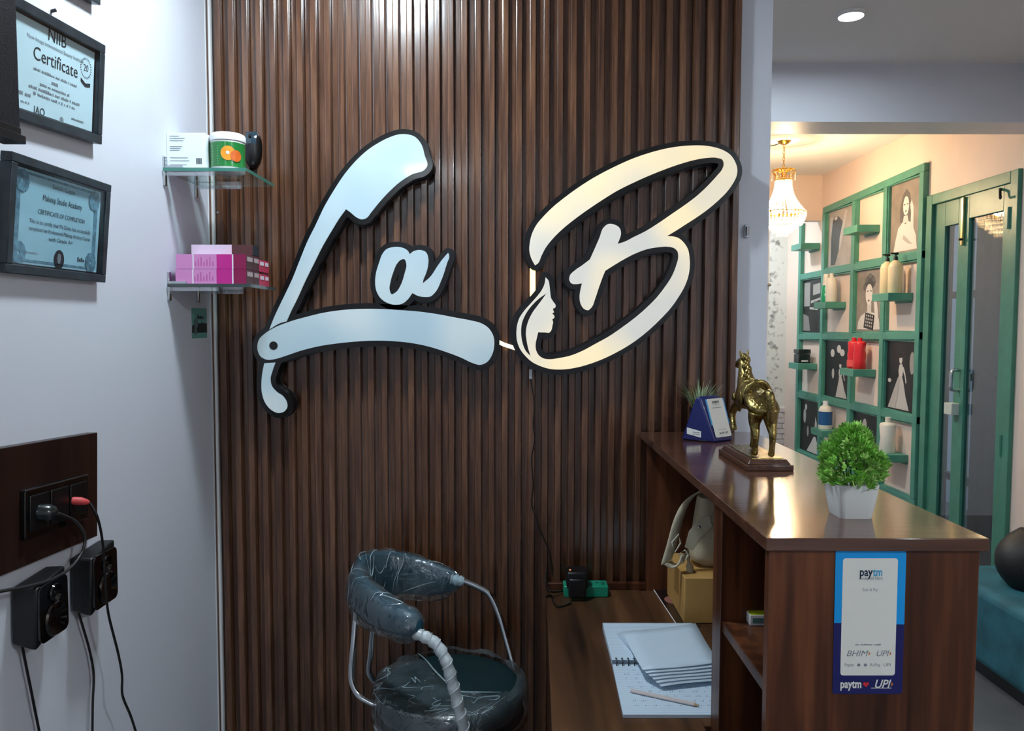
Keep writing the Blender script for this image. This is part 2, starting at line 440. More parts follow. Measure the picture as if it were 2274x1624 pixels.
# fluted wood cladding: each slat is a piece of the back wall
PIT = .0363; RIBY = WY-.016
xg = onY(734.4, 150, RIBY).x
xs0 = LX+.014; xs1 = onY(1651, 450, RIBY).x
k0 = math.ceil((xs0-xg)/PIT-.4); k1 = int((xs1-xg)/PIT)
prof = [(.0005, .009), (.0005, .0035), (.002, .003), (.0165, .003), (.0172, .002), (.0182, -.0135), (.0192, -.0155), (.0212, -.016), (.0332, -.016), (.0345, -.0155), (.0353, -.0135), (.0358, .009)]
smb = MB().prism([(x, y, 0) for x, y in prof], (0, 0, CEIL)); sm = smb.mesh('slat'); sm.materials.append(MATS['slat_wood'])
bm = bmesh.new(); bm.from_mesh(sm); bmesh.ops.recalc_face_normals(bm, faces=bm.faces); bm.to_mesh(bm_me := sm); bm.free()
for k in range(k0, k1+1):
    o = bpy.data.objects.new('slat', sm); COL.objects.link(o); o.parent = wb
    x = xg+(k-1)*PIT
    o.location = Vector((max(x, xs0-.002) if k == k0 else x, WY, 0))-wb.location
    if k == k0: o.scale.x = (x+PIT-xs0)/PIT if x < xs0 else 1

# ------------------------------------------------------------------ lamps of the place and two added fill lamps
def ceiling_disc(x, y, r, strength, label, col=COOL, name='ceiling_downlight', group=None):
    t = thing(name, label, 'ceiling light', (x, y, CEIL-.012), group)
    ob('rim', MB().lathe([(r, 0), (r*1.14, .001), (r*1.16, .012), (r, .012)], (x, y, CEIL-.012), 36, cap=False), 'plain_white', t)
    ob('diffuser', MB().lathe([(0.001, .003), (r, .003), (r, .006), (.001, .006)], (x, y, CEIL-.012), 36), emitter('lamp_'+label[:12], col, strength), t)
    return t
dl = onZ(1890, 30, CEIL)
ceiling_disc(dl.x, dl.y, .042, DOWN_E*4, 'small round recessed downlight glowing on the ceiling before the beam')
ceiling_disc(-.36, 1.52, .08, KEY_E, 'round cool white ceiling lamp above the fluted wood wall')
rg = thing('ring_lamp', 'cool white ring lamp on the ceiling behind the camera', 'ceiling light', (-.56, -1.5, CEIL-.03))
ob('ring', MB().tube([(-.56+math.cos(a)*.2, -1.5+math.sin(a)*.2, CEIL-.025) for a in [2*math.pi*i/48 for i in range(48)]], .018, 8, closed=True), emitter('ring_light', COOL, RING_E), rg)
ceiling_disc(.45, 4.1, .10, 72., 'round cool white ceiling lamp in the back room behind the partition')
ceiling_disc(1.5, 6.12, .08, 42., 'round cool white ceiling lamp beyond the far header')  # added fill to brighten the far wall past the header
ceiling_disc(1.85, -.6, .12, RING_E, 'round cool white ceiling lamp over the waiting area')  # unseen fill, added to light the counter front and right wall

# chandelier
CY0 = 4.70
def chandelier():
    c = onY(1740, 389, CY0); x, y = c.x, c.y
    zt, zc, zw, zb = c.z, onY(1740, 400, CY0).z, onY(1740, 472, CY0).z, onY(1740, 522, CY0).z
    t = thing('chandelier', 'lit bell-shaped crystal bead chandelier with gold crown hanging on a chain', 'chandelier', (x, y, zb))
    ob('canopy', MB().lathe([(.001, 0), (.02, .002), (.035, .014), (.04, .02)], (x, y, CEIL-.02), 20), 'gold', t)
    z = zt+.025; i = 0
    ch = MB()
    while z < CEIL-.022:
        a = (0, 1)[i % 2]
        ch.tube([(x+(math.cos(q)*.006 if a else 0), y+(0 if a else math.cos(q)*.006), z+.011+math.sin(q)*.013) for q in [2*math.pi*k/10 for k in range(10)]], .0018, 5, closed=True)
        z += .02; i += 1
    ob('chain', ch, 'gold', t)
    cr = MB()
    for zz, rr in ((zt+.03, .052), (zc, .05)): cr.tube([(x+math.cos(a)*rr, y+math.sin(a)*rr, zz) for a in [2*math.pi*k/24 for k in range(24)]], .0035, 6, closed=True)
    for k in range(12):
        a = 2*math.pi*k/12
        cr.tube(smooth3([(x+math.cos(a)*r_, y+math.sin(a)*r_, zz) for r_, zz in ((.01, zt+.02), (.05, zt+.035), (.068, zt+.022), (.05, zt), (.05, zc))], 3), .0025, 5)
    cr.cyl((x, y, zc-.01), (x, y, zt+.03), .012, .006)
    ob('crown', cr, 'gold', t)
    rng = MB()
    rng.tube([(x+math.cos(a)*.128, y+math.sin(a)*.128, zw) for a in [2*math.pi*k/36 for k in range(36)]], .004, 6, closed=True)
    ob('hoop', rng, 'gold', t)
    bd = MB(); st_ = 34
    def strand(a, f, n, r=.0062):
        for q in range(n):
            s = q/(n-1); rr, zz = f(s); bd.octa((x+math.cos(a)*rr, y+math.sin(a)*rr, zz), r)
    for k in range(st_):
        a = 2*math.pi*k/st_
        strand(a, lambda s: (.048+.084*(s**2.1)-.004*math.sin(s*math.pi), zc+(zw-zc)*s), 17)
        strand(a+.05, lambda s: (.132-.022*s*s, zw-(zw-zb)*.55*s), 7, .0072)
    for ring in range(4):
        rr = .105-.024*ring; z0 = zw-(zw-zb)*(.35+.17*ring)
        for k in range(30-5*ring):
            a = 2*math.pi*k/(30-5*ring)+ring*.1
            bd.octa((x+math.cos(a)*rr, y+math.sin(a)*rr, z0), .0075); bd.octa((x+math.cos(a)*rr, y+math.sin(a)*rr, z0-.02), .007, .012)
    for k in range(10):
        a = 2*math.pi*k/10
        for q in range(4): bd.octa((x+math.cos(a)*.07, y+math.sin(a)*.07, zt+.012-q*.013), .005)
    M = bpy.data.materials.new('crystal'); M.use_nodes = True; nt = M.node_tree; nt.nodes.clear()
    o_ = nt.nodes.new('ShaderNodeOutputMaterial'); d1 = nt.nodes.new('ShaderNodeBsdfTranslucent'); d1.inputs[0].default_value = (.98, .96, .9, 1)
    d2 = nt.nodes.new('ShaderNodeBsdfGlossy'); d2.inputs[1].default_value = .05; mx = nt.nodes.new('ShaderNodeMixShader'); mx.inputs[0].default_value = .3
    nt.links.new(d1.outputs[0], mx.inputs[1]); nt.links.new(d2.outputs[0], mx.inputs[2])
    tr = nt.nodes.new('ShaderNodeBsdfTransparent'); m2 = nt.nodes.new('ShaderNodeMixShader'); m2.inputs[0].default_value = .25
    nt.links.new(mx.outputs[0], m2.inputs[1]); nt.links.new(tr.outputs[0], m2.inputs[2]); nt.links.new(m2.outputs[0], o_.inputs[0]); MATS['crystal'] = M
    ob('crystal_beads', bd, 'crystal', t, kind='stuff', smooth=0)
    for k in range(5):
        a = 2*math.pi*k/5+.3
        p = Vector((x+math.cos(a)*.05, y+math.sin(a)*.05, zw+.02))
        bu = ob('bulb', MB().lathe([(.003, -.03), (.012, -.012), (.014, .004), (.009, .022), (.001, .038)], p, 12), emitter('bulb_glow', WARM, 40), t)
        ob('socket', MB().cyl(p-Vector((0, 0, .05)), p-Vector((0, 0, .028)), .009), 'gold', bu)
    ld = bpy.data.lights.new('chandelier_light', 'POINT'); ld.energy = CHAND_W*2.2; ld.color = WARM; ld.shadow_soft_size = .05
    lo = bpy.data.objects.new('chandelier_light', ld); COL.objects.link(lo); lo.parent = t; lo.location = (0, 0, zw-zb+.03)
    # supply wire clipped along the ceiling
    a = Vector((x, y, CEIL-.004)); b_ = onZ(1702, 326, CEIL-.006)
    ob('ceiling_wire', MB().tube([a, a.lerp(b_, .5)+Vector((0, 0, -.004)), b_, b_+(b_-a)], .003, 6), 'black_plastic',
       label='dark wire running along the far ceiling from the chandelier chain', cat='wire')
chandelier()

# ------------------------------------------------------------------ illuminated sign on the slats
SF = WY-.062   # front plane of the sign faces
def z4(pts): return [onYxz(560+p[0]*.41245, 270+p[1]*.41245, *p[2:]) for p in pts]
def z5(pts): return [onYxz(1080+p[0]*.35108, 290+p[1]*.35108, *p[2:]) for p in pts]
def onYxz(x, y, *rest): q = onY(x, y, SF); return (q.x, q.z, *rest)
L_up = [(800,68),(880,85),(912,125),(928,180),(942,240),(930,258),(860,285),(790,330),(730,385),(680,440),(640,490),(615,520),(590,527),(560,515),(530,490),(505,472,1),(470,520),(430,585),(380,670),(330,770),(290,850),(240,960),(210,1020),(185,1076,1),(150,1086),(92,1120,1),(120,1050),(170,945),(215,850),(255,750),(300,640),(340,560),(390,455),(440,370),(500,280),(560,210),(620,155),(680,115),(740,85)]
L_lo = [(28,1205),(38,1172),(65,1145),(120,1110),(190,1082),(300,1050),(400,1027),(500,1014),(600,1009),(700,1010),(800,1016),(900,1024),(1000,1038),(1100,1057),(1180,1072),(1230,1085),(1275,1115),(1300,1160),(1303,1210),(1290,1260),(1265,1295),(1225,1311),(1190,1302),(1120,1270),(1040,1240),(950,1212),(850,1192),(760,1183),(660,1180),(560,1185),(460,1195),(360,1210),(260,1235),(180,1262),(120,1280),(80,1283),(45,1265),(30,1235)]
L_ta = [(65,1302,1),(125,1298,1),(110,1340),(98,1390),(105,1425),(130,1455),(165,1480),(185,1510),(188,1540),(170,1563),(140,1570),(105,1555),(70,1515),(52,1460),(50,1400),(56,1345)]
a_o = [(720,690),(760,676),(810,680),(838,696),(848,714,1),(870,698),(905,692),(935,703),(947,730),(947,775),(935,820),(921,855),(919,871,1),(960,835),(1000,775),(1038,726),(1056,709),(1061,725),(1050,760),(1020,850),(985,920),(960,942),(930,945),(895,940),(862,924,1),(840,955),(810,980),(770,987),(730,978),(690,950),(668,910),(662,860),(668,810),(685,755),(700,715)]
a_h = [(818,741),(830,768),(820,820),(800,880),(775,918),(750,930),(740,908),(745,860),(760,810),(780,765),(800,745)]
B_o = [(308,853,1),(285,810),(272,760),(275,710),(290,650),(315,600),(360,545),(420,485),(500,420),(580,362),(660,310),(740,265),(830,220),(920,180),(1020,145),(1110,120),(1200,103),(1290,95),(1370,95),(1440,105),(1500,125),(1545,155),(1575,200),(1588,250),(1582,290),(1560,335),(1520,390),(1470,440),(1400,500),(1330,550),(1260,595),(1190,640),(1143,668,1),(1180,670),(1215,680),(1250,710),(1275,750),(1285,800),(1287,860),(1278,920),(1255,985),(1215,1055),(1165,1125),(1100,1195),(1020,1270),(930,1340),(840,1395),(750,1440),(660,1475),(570,1500),(480,1512),(400,1508),(340,1490),(290,1465),(250,1430),(215,1385),(195,1335),(190,1280),(195,1230),(210,1185),(240,1140),(280,1095),(320,1050),(350,1010),(368,970),(375,928,1),(393,950),(400,985),(405,1030),(410,1060),(425,1085),(438,1105),(436,1120),(422,1128),(429,1150,1),(418,1158),(429,1170),(430,1185),(418,1195),(422,1210),(418,1235),(412,1262),(400,1278),(370,1278),(328,1277,1),(320,1310),(312,1350),(315,1390),(335,1425),(365,1443),(410,1447),(460,1440),(520,1428),(600,1398),(690,1350),(780,1300),(860,1245),(940,1185),(1010,1125),(1075,1060),(1130,990),(1175,920),(1203,850),(1215,800),(1210,765),(1190,745),(1150,735),(1090,738),(1020,750),(950,775),(880,810),(820,845),(752,888,1),(735,930),(710,1000),(690,1060),(665,1120),(645,1137),(620,1130),(598,1100),(590,1060),(595,1010),(605,967,1),(570,972),(540,968),(525,945),(530,915),(560,885),(610,850),(655,815,1),(680,760),(715,680),(745,610),(770,592),(810,595),(845,620),(852,650),(842,690),(830,717,1),(870,705),(930,675),(1010,635),(1090,585),(1170,530),(1250,475),(1330,415),(1400,350),(1460,285),(1495,240),(1503,210),(1495,185),(1460,172),(1400,172),(1320,185),(1230,210),(1130,245),(1030,285),(930,330),(830,380),(740,435),(650,495),(560,560),(480,625),(420,685),(380,735),(350,790),(325,842)]
B_h = [(381,1030,1),(330,1100),(290,1155),(262,1215),(250,1275),(255,1330),(265,1380),(280,1427,1),(250,1395),(228,1340),(220,1280),(225,1220),(250,1160),(290,1105),(340,1058)]
mat('sign_black', (5, 5, 5), .22, coat=.15)
mat('sign_backing', (16, 16, 18), .2, coat=.4)
def acrylic(name, base, cool, warm, lo, hi, seed):
    M = bpy.data.materials.new(name); M.use_nodes = True; nt = M.node_tree; N = nt.nodes; L = nt.links; b = N['Principled BSDF']
    b.inputs['Base Color'].default_value = (*lin(base), 1); b.inputs['Roughness'].default_value = .3; b.inputs['Specular IOR Level'].default_value = .2; b.inputs['Coat Weight'].default_value = .5; b.inputs['Coat Roughness'].default_value = .04
    tc = N.new('ShaderNodeTexCoord'); mp = N.new('ShaderNodeMapping'); mp.inputs['Location'].default_value = (seed, 0, seed)
    n = N.new('ShaderNodeTexNoise'); n.inputs['Scale'].default_value = 4.5; n.inputs['Detail'].default_value = 1
    L.new(tc.outputs['Object'], mp.inputs[0]); L.new(mp.outputs[0], n.inputs['Vector'])
    r = N.new('ShaderNodeValToRGB'); r.color_ramp.elements[0].position = .35; r.color_ramp.elements[0].color = (*lin(cool), 1)
    r.color_ramp.elements[1].position = .62; r.color_ramp.elements[1].color = (*lin(warm), 1)
    L.new(n.outputs['Fac'], r.inputs[0]); L.new(r.outputs[0], b.inputs['Emission Color'])
    mr = N.new('ShaderNodeMapRange'); mr.inputs[1].default_value = .35; mr.inputs[2].default_value = .65; mr.inputs[3].default_value = lo; mr.inputs[4].default_value = hi
    L.new(n.outputs['Fac'], mr.inputs[0]); L.new(mr.outputs[0], b.inputs['Emission Strength']); MATS[name] = M
acrylic('acrylic_dim', (178, 200, 210), (170, 205, 222), (235, 230, 215), .10, .22, 3.)
acrylic('acrylic_lit', (196, 192, 182), (226, 226, 222), (255, 228, 165), .40, .66, 1.3)
def sign(name, label, faces, plate_loops, lit, dots=()):
    al = [p for f in plate_loops for p in f]
    t = thing(name, label, 'sign', (sum(p[0] for p in al)/len(al), WY-.02, min(p[1] for p in al)))
    front = grow(plate_loops, .0135); back = grow(plate_loops, .016)
    ob('backing', fillmesh(back, SF+.034, .014, 'backing'), 'sign_backing', t)
    ob('border', fillmesh(front, SF+.003, .026, 'border'), 'sign_black', t)
    for i in range(3):
        p = al[int(len(al)*(.1+.33*i))]; ob('standoff', MB().cyl((p[0], SF+.044, p[1]), (p[0], WY-.008, p[1]), .006), 'chrome', t)
    for f in faces: ob('face', fillmesh(f, SF, .005, 'face'), 'acrylic_lit' if lit else 'acrylic_dim', t, smooth=30)
    for d in dots: ob('pivot_dot', fillmesh([d], SF-.001, .003, 'dot'), 'sign_black', t)
    return t
lu, ll, lt = crom(z4(L_up)), crom(z4(L_lo)), crom(z4(L_ta))
pd = onYxz(560+115*.41245, 270+1207*.41245)
sign('sign_letter', 'white letter L shaped like an open straight razor with thick black outline', [[lu], [ll], [lt]], [lu, ll, lt], False, [disc2(pd[0], pd[1], .0112)])
ao, ah = crom(z4(a_o)), crom(z4(a_h))
sign('sign_letter', 'small white letter a with black outline above the razor handle', [[ao, ah]], [ao, ah], False)
bo, bh = crom(z5(B_o)), crom(z5(B_h))
sign('sign_letter', 'large warm lit letter B with a woman face profile in its lower curl', [[bo, bh]], [bo, bh], True)
emitter('led_warm', (1., .72, .22), 4.)
ob('led_tube', MB().tube([onY(1183, 592, WY-.03), onY(1183, 668, WY-.03)], .0075, 10), 'led_warm', label='bright yellow vertical light tube linking the two ends of the letter B', cat='led tube')
emitter('led_pale', (1., .86, .6), 1.6)
ob('led_tube', MB().tube([onY(1100, 756, WY-.03), onY(1118, 765, WY-.03), onY(1145, 774, WY-.03)], .0055, 10), 'led_pale', label='short pale light tube between the razor handle and the letter B', cat='led tube')
mat('cable_black', (10, 9, 9), .45)
ob('cable_connector', MB().box(onY(1175, 842, WY-.022), onY(1182, 820, WY-.014)), 'plain_white', label='small white connector dangling below the letter B', cat='connector', bevel=.001)
cpx = [(580,0),(600,120),(605,230),(598,330),(608,430),(588,560),(590,650),(598,760),(588,890),(600,950),(650,1090),(700,1210),(730,1320),(738,1420)]
ob('sign_cable', MB().tube(smooth3([onY(1000+x*.30788, 842+y*.30788, WY-.016) for x, y in cpx], 4), .002, 6), 'cable_black', label='thin black cable running down the slats from the letter B', cat='cable')

# ------------------------------------------------------------------ glass corner shelves
glassy('shelf_glass', (.86, .95, .92), .1, .02)
mat('glass_edge', (70, 140, 125), .1, coat=.5, alpha=.75)
SX1 = -.618
def glass_shelf(y0, y1, z, label, edge):
    t = thing('glass_shelf', label, 'shelf', (LX, (y0+y1)/2, z))
    ob('glass_pane', MB().box((LX+.004, y0+.0015, z-.008), (SX1-.0015, y1, z)), 'shelf_glass', t, smooth=0)
    e = MB(); e.box((LX+.004, y0, z-.008), (SX1, y0+.0015, z)); e.box((SX1-.0015, y0+.0015, z-.008), (SX1, y1, z))
    ob('polished_edge', e, edge, t, smooth=0)
    for y in (y0+.012, y1-.022):
        b = ob('bracket', MB().box((LX, y-.006, z-.04), (LX+.006, y+.006, z+.028)), 'chrome', t, bevel=.0015)
        ob('clamp_arm', MB().box((LX+.006, y-.005, z-.017), (LX+.12, y+.005, z-.0085)), glassy('clear_arm', (.9, .93, .95), .25, .05), b, smooth=0)
        ob('clamp_lip', MB().box((LX+.004, y-.005, z), (LX+.045, y+.005, z+.006)), 'chrome', b)
    return t
p = onX(358, 372, LX); S1Y0, S1Y1, S1Z = p.y, 2.015, p.z
glass_shelf(S1Y0, S1Y1, S1Z, 'upper clear glass corner shelf holding a carton, a green jar and a mouse', 'glass_edge')
p = onX(368, 630, LX); S2Y0, S2Y1, S2Z = p.y, 2.015, p.z
mat('glass_edge_dark', (74, 84, 84), .15, coat=.4, alpha=.85)
glass_shelf(S2Y0, S2Y1, S2Z, 'lower glass corner shelf loaded with pink cosmetic boxes', 'glass_edge_dark')
# white carton
mat('carton_white', (226, 234, 238), .5)
ca = onY(371, 366, S1Y0+.03); cb = onY(455, 295, S1Y0+.03); cc = onY(464, 300, S1Y0+.09)
t = thing('carton', 'white product carton with fine print and barcode on upper glass shelf', 'box', (ca.x, S1Y0+.03, S1Z))
w_, h_ = cb.x-ca.x, cb.z-S1Z
ob('body', MB().box((ca.x, S1Y0+.03, S1Z), (cb.x, S1Y0+.10, S1Z+h_)), 'carton_white', t, bevel=.001)
Mx = basis((ca.x, S1Y0+.03, S1Z), (1, 0, 0), (0, 0, 1)); lab = thing('x', None, None, M=Mx)
def under(o, t):   # re-home a local print onto its thing
    if o is None: return None
    o.data.transform(WM[t.name].inverted() @ WM[o.parent.name]); o.parent = t; WM[o.name] = WM[t.name]; return o
for i, (v, n_) in enumerate(((.9, 14), (.84, 22), (.78, 20), (.62, 18), (.57, 16), (.52, 14), (.32, 26), (.24, 28), (.13, 24))):
    o = flat('print_line', [(w_*.08, h_*v), (w_*(.08+n_*.018), h_*v), (w_*(.08+n_*.018), h_*(v+.016)), (w_*.08, h_*(v+.016))], 'grey_ink', lab, .0004); under(o, t)
for k in range(11):
    x = w_*(.76+.014*k); under(flat('barcode_bar', [(x, h_*.16), (x+w_*(.006 if k % 3 else .011), h_*.16), (x+w_*(.006 if k % 3 else .011), h_*.32), (x, h_*.32)], 'ink', lab, .0004), t)
bpy.data.objects.remove(lab)
# green jar
mat('jar_green', (28, 120, 52), .3, coat=.3, vary=.15, vscale=30)
mat('orange_print', (236, 150, 40), .4); mat('amber_print', (206, 96, 30), .4)
jl, jr = onY(466, 370, S1Y0+.055), onY(541, 370, S1Y0+.055); jx = (jl.x+jr.x)/2; jR = (jr.x-jl.x)/2; jy = S1Y0+.055+jR*.0+.01
jh = onY(500, 300, jy).z-S1Z
t = thing('jar', 'squat green plastic jar with white lid and orange slice print', 'jar', (jx, jy, S1Z))
ob('body', MB().lathe([(jR*.94, 0), (jR*.97, .003), (jR*.97, jh*.12), (jR*.97, jh*.78), (jR*.9, jh*.8)], (jx, jy, S1Z), 32), 'plain_white', t)
ob('label', MB().lathe([(jR*.985, jh*.1), (jR*.985, jh*.74)], (jx, jy, S1Z), 32, cap=False), 'jar_green', t)
ob('lid', MB().lathe([(jR, jh*.79), (jR*1.02, jh*.8), (jR*1.02, jh*.94), (jR*.97, jh*.98), (jR*.9, jh)], (jx, jy, S1Z), 32), 'plain_white', t)
def on_cyl(R, a0, z0, pts):  # wrap a flat print round the jar
    return [(jx+math.sin(a0+u/R)*R, jy-math.cos(a0+u/R)*R, S1Z+z0+v) for u, v in pts]
def wrap_disc(name, a0, z0, r, ma, k=.0012):
    R = jR*.985+k; mb = MB(); c = on_cyl(R, a0, z0, [(0, 0)])[0]; ringp = on_cyl(R, a0, z0, disc2(0, 0, r, 18)); mb.add([c]+ringp, [(0, 1+i, 1+(i+1) % 18) for i in range(18)]); return ob(name, mb, ma, t, smooth=0)
wrap_disc('orange_slice', .35, jh*.44, jR*.42, 'orange_print'); wrap_disc('peach_print', .8, jh*.38, jR*.34, 'amber_print', .0018); wrap_disc('slice_core', .33, jh*.45, jR*.1, 'paper', .0018)
for i in range(8): ob('print_line', MB().poly(on_cyl(jR*.985+.0008, -.75, jh*(.16+.065*i), [(0, 0), (jR*.55, 0), (jR*.55, .0015), (0, .0015)])), mat('pale_green_print', (120, 190, 130), .4), t, smooth=0)
# computer mouse standing on its tail against the slats
mc = onY(556, 329, 2.05); mw = .0245; mh = (onY(556, 289, 2.035).z-onY(556, 371, 2.035).z)/2
t = thing('computer_mouse', 'black computer mouse hanging upright on the slats behind the jar', 'mouse', (mc.x, 2.06, mc.z-mh))
pts = []
for i in range(13):
    a = math.pi*i/12; row = []
    for j in range(17):
        b_ = math.pi*j/16
        row.append((mc.x+math.cos(b_)*math.sin(a)**.7*mw*(1+.06*math.cos(a)), 2.073-math.sin(b_)*math.sin(a)**.6*.026, mc.z+math.cos(a)*mh))
    pts.append(row)
ob('shell', MB().grid(pts), 'black_plastic', t, smooth=60)
pts = [[(mc.x+u*mw*(.75+.1*math.cos(q)), 2.073-.0262*math.sqrt(max(0, 1-(u*.8)**2))*math.sin(q)**.6-.0006, mc.z+math.cos(q)*mh) for u in (-.75, -.4, 0, .4, .75)] for q in [math.pi*(.1+.08*i) for i in range(5)]]
ob('button_plate', MB().grid(pts), mat('mouse_gloss', (40, 58, 70), .12, coat=.5), t, smooth=60)
ob('scroll_wheel', MB().tube([(mc.x-.003, 2.050, mc.z+mh*.66), (mc.x+.003, 2.050, mc.z+mh*.66)], .006, 12), 'black_gloss', t)

# pink cosmetic boxes on the lower shelf
mat('box_pink', (214, 140, 196), .4); mat('box_magenta', (196, 38, 140), .4); mat('box_dark', (140, 24, 78), .4); mat('box_white', (232, 222, 234), .45)
mat('box_brown', (84, 50, 50), .4); mat('box_red', (196, 62, 92), .4); mat('box_silver', (190, 170, 172), .35)
bl, brr = onY(390, 628, S2Y0+.012), onY(547, 628, S2Y0+.012); bh_ = onY(470, 598, S2Y0+.012).z-S2Z
nm = ('front', 'second', 'third', 'rearmost')
ysz = [.05, .044, .04, .036]; yy = S2Y0+.012
endm = ['box_brown', 'box_brown', 'box_red', 'box_red']
for j in range(4):
    for lv in range(2):
        x0 = bl.x+.004*j+(.0 if lv == 0 else .002); x1 = min(brr.x, SX1-.004); z0 = S2Z+lv*(bh_+.0006); y0, y1 = yy, yy+ysz[j]-.001
        t = thing('cosmetic_box', f'{"upper" if lv else "lower"} long pink cosmetic box in the {nm[j]} row on lower glass shelf', 'box', (x0, y0, z0), 'pink cosmetic boxes')
        W = x1-x0; hh = bh_*(1 if j < 2 else .86)
        cuts = [(0, .235, 'box_pink'), (.235, .255, 'box_white'), (.255, .58, 'box_pink'), (.58, .80, 'box_magenta'), (.80, .82, 'box_white'), (.82, 1, 'box_dark')]
        if j > 1: cuts = [(0, .5, 'box_pink'), (.5, 1, 'box_magenta')]
        for a, b_, mm in cuts: ob('panel', MB().box((x0+W*a, y0, z0), (x0+W*b_, y1, z0+hh)), mm, t, smooth=0)
        ob('end_flap', MB().box((x1, y0+.001, z0+.001), (x1+.0008, y1-.001, z0+hh-.001)), endm[j], t, smooth=0)
        ob('end_label', MB().box((x1+.0008, y0+.006, z0+hh*.55), (x1+.0014, y1-.006, z0+hh*.85)), 'box_white' if j > 1 else 'box_silver', t, smooth=0)
        if j == 0:
            for q in range(7): 
                xx = x0+W*(.27+.042*q); ob('print_line', MB().box((xx, y0-.0005, z0+hh*.2), (xx+W*.012, y0, z0+hh*(.5+.3*((q*7) % 3)/2))), mat('box_print', (188, 84, 158), .4), t, smooth=0)
    yy += ysz[j]
x0 = onY(424, 560, S2Y0+.06).x; x1 = onY(560, 560, S2Y0+.06).x; z0 = S2Z+2*bh_+.002
t = thing('cosmetic_box', 'white and brown box lying on top of the pink cosmetic boxes', 'box', (x0, S2Y0+.06, z0))
ob('panel', MB().box((x0, S2Y0+.063, z0), (x0+(x1-x0)*.66, S2Y0+.103, z0+.026)), 'box_white', t, smooth=0)
ob('panel', MB().box((x0+(x1-x0)*.66, S2Y0+.063, z0), (x1, S2Y0+.103, z0+.026)), 'box_brown', t, smooth=0)
ob('end_flap', MB().box((x1, S2Y0+.064, z0+.001), (x1+.001, S2Y0+.102, z0+.025)), 'ink', t, smooth=0)

# business card taped to the left wall
a, b_ = onX(427, 752, LX+.001), onX(460, 684, LX+.001); y0, y1, zb, zt = a.y, onX(460, 752, LX+.001).y, a.z, onX(427, 684, LX+.001).z
Mx = basis((LX+.0005, y0, zb), (0, 1, 0), (0, 0, 1)); cw, chh = y1-y0, zt-zb
t = thing('business_card', 'teal and black business card taped to the wall under the shelves', 'card', M=Mx)
flat('card', [(0, 0), (cw, 0), (cw, chh), (0, chh)], mat('card_teal', (108, 168, 156), .5), t, 0, .0005)
flat('dark_band', [(0, chh*.18), (cw, chh*.18), (cw, chh*.5), (cw*.35, chh*.5), (0, chh*.42)], mat('card_dark', (34, 38, 40), .5), t, .0008)
flat('round_print', disc2(cw*.25, chh*.5, cw*.14), mat('card_grey', (96, 110, 110), .5), t, .001); flat('round_print', disc2(cw*.22, chh*.22, cw*.1), MATS['card_grey'], t, .001)
scribble(cw*.55, chh*.7, cw*.4, .010, 'ink', t, .001, 2); scribble(cw*.72, chh*.53, cw*.25, .004, 'ink', t, .001, 3)

# ------------------------------------------------------------------ certificates and screen on the left wall
mat('frame_dark', (46, 54, 60), .35, vary=.35, vscale=40); mat('frame_wrap', (120, 140, 150), .25, vary=.3, vscale=60)
mat('cert_paper', (190, 220, 230), .5, vary=.05, vscale=10); mat('cert_blue', (150, 198, 216), .5, vary=.12, vscale=8); mat('cert_orn', (92, 138, 160), .5, vary=.5, vscale=90)
glassy('frame_glass', (1, 1, 1), .04, .12, fres=False)
def cert(label, bl, br, hgt, lean, fw):
    u = (br-bl); wdt = u.length; v = Vector((lean, 0, 1)); Mx = basis(bl, u, v)
    t = thing('certificate_frame', label, 'framed certificate', M=Mx)
    f = MB(); d0, d1 = -.014, .006
    f.box((0, 0, d0), (wdt, fw, d1)); f.box((0, hgt-fw, d0), (wdt, hgt, d1)); f.box((0, fw, d0), (fw, hgt-fw, d1)); f.box((wdt-fw, fw, d0), (wdt, hgt-fw, d1))
    ob('frame', f, 'frame_dark', t, local=True, bevel=.0015)
    ob('back_board', MB().box((fw*.5, fw*.5, d0+.001), (wdt-fw*.5, hgt-fw*.5, d0+.006)), 'frame_dark', t, local=True)
    ob('glass_pane', MB().box((fw, fw, .002), (wdt-fw, hgt-fw, .0035)), 'frame_glass', t, local=True, smooth=0)
    return t, wdt
# upper certificate
b0 = onX(50, 268, LX+.012); b1 = onX(220, 321, LX+.012)
u = (b1-b0).normalized(); b0 = b1-u*.36; hg = onX(228, 99, LX+.03).z-b1.z
t, wd = cert('black framed white certificate headed Certificate beside the black screen', b0, b1, hg, .10, .017)
ob('sheet', MB().box((.02, .02, -.006), (wd-.02, hg-.02, -.004)), 'cert_paper', t, local=True, smooth=0)
n_ = -.0035; uc = wd-.140
text('NIIB', uc+.0, hg*.84, .030, 'ink', t, n_); text('New Image International Beauty Institute', uc, hg*.745, .010, 'grey_ink', t, n_)
text('Certificate', uc, hg*.62, .031, 'ink', t, n_)
for v, s, sz in ((.49, 'This certificate is awarded to', .0085), (.425, 'TISHA', .010), (.375, 'for attending COURSE', .009), (.325, 'on PRINCIPAL TRICHOM PEEL IN A', .010), (.275, 'HOTEL INN   on CHANDIGARH', .010)):
    scribble(uc, hg*v, len(s)*sz*.5, sz*.55, 'grey_ink', t, n_, len(s))
text('IAO', uc-.045, hg*.13, .018, 'ink', t, n_, bold=.0003); scribble(uc-.09, hg*.24, .04, .006, 'grey_ink', t, n_, 5); scribble(uc-.088, hg*.17, .03, .004, 'grey_ink', t, n_, 6)
scribble(uc+.07, hg*.17, .04, .004, 'grey_ink', t, n_, 7); flat('stamp', disc2(uc+.02, hg*.12, .006), 'grey_ink', t, n_)
sx, sy = wd-.048, hg*.70
seal = MB()
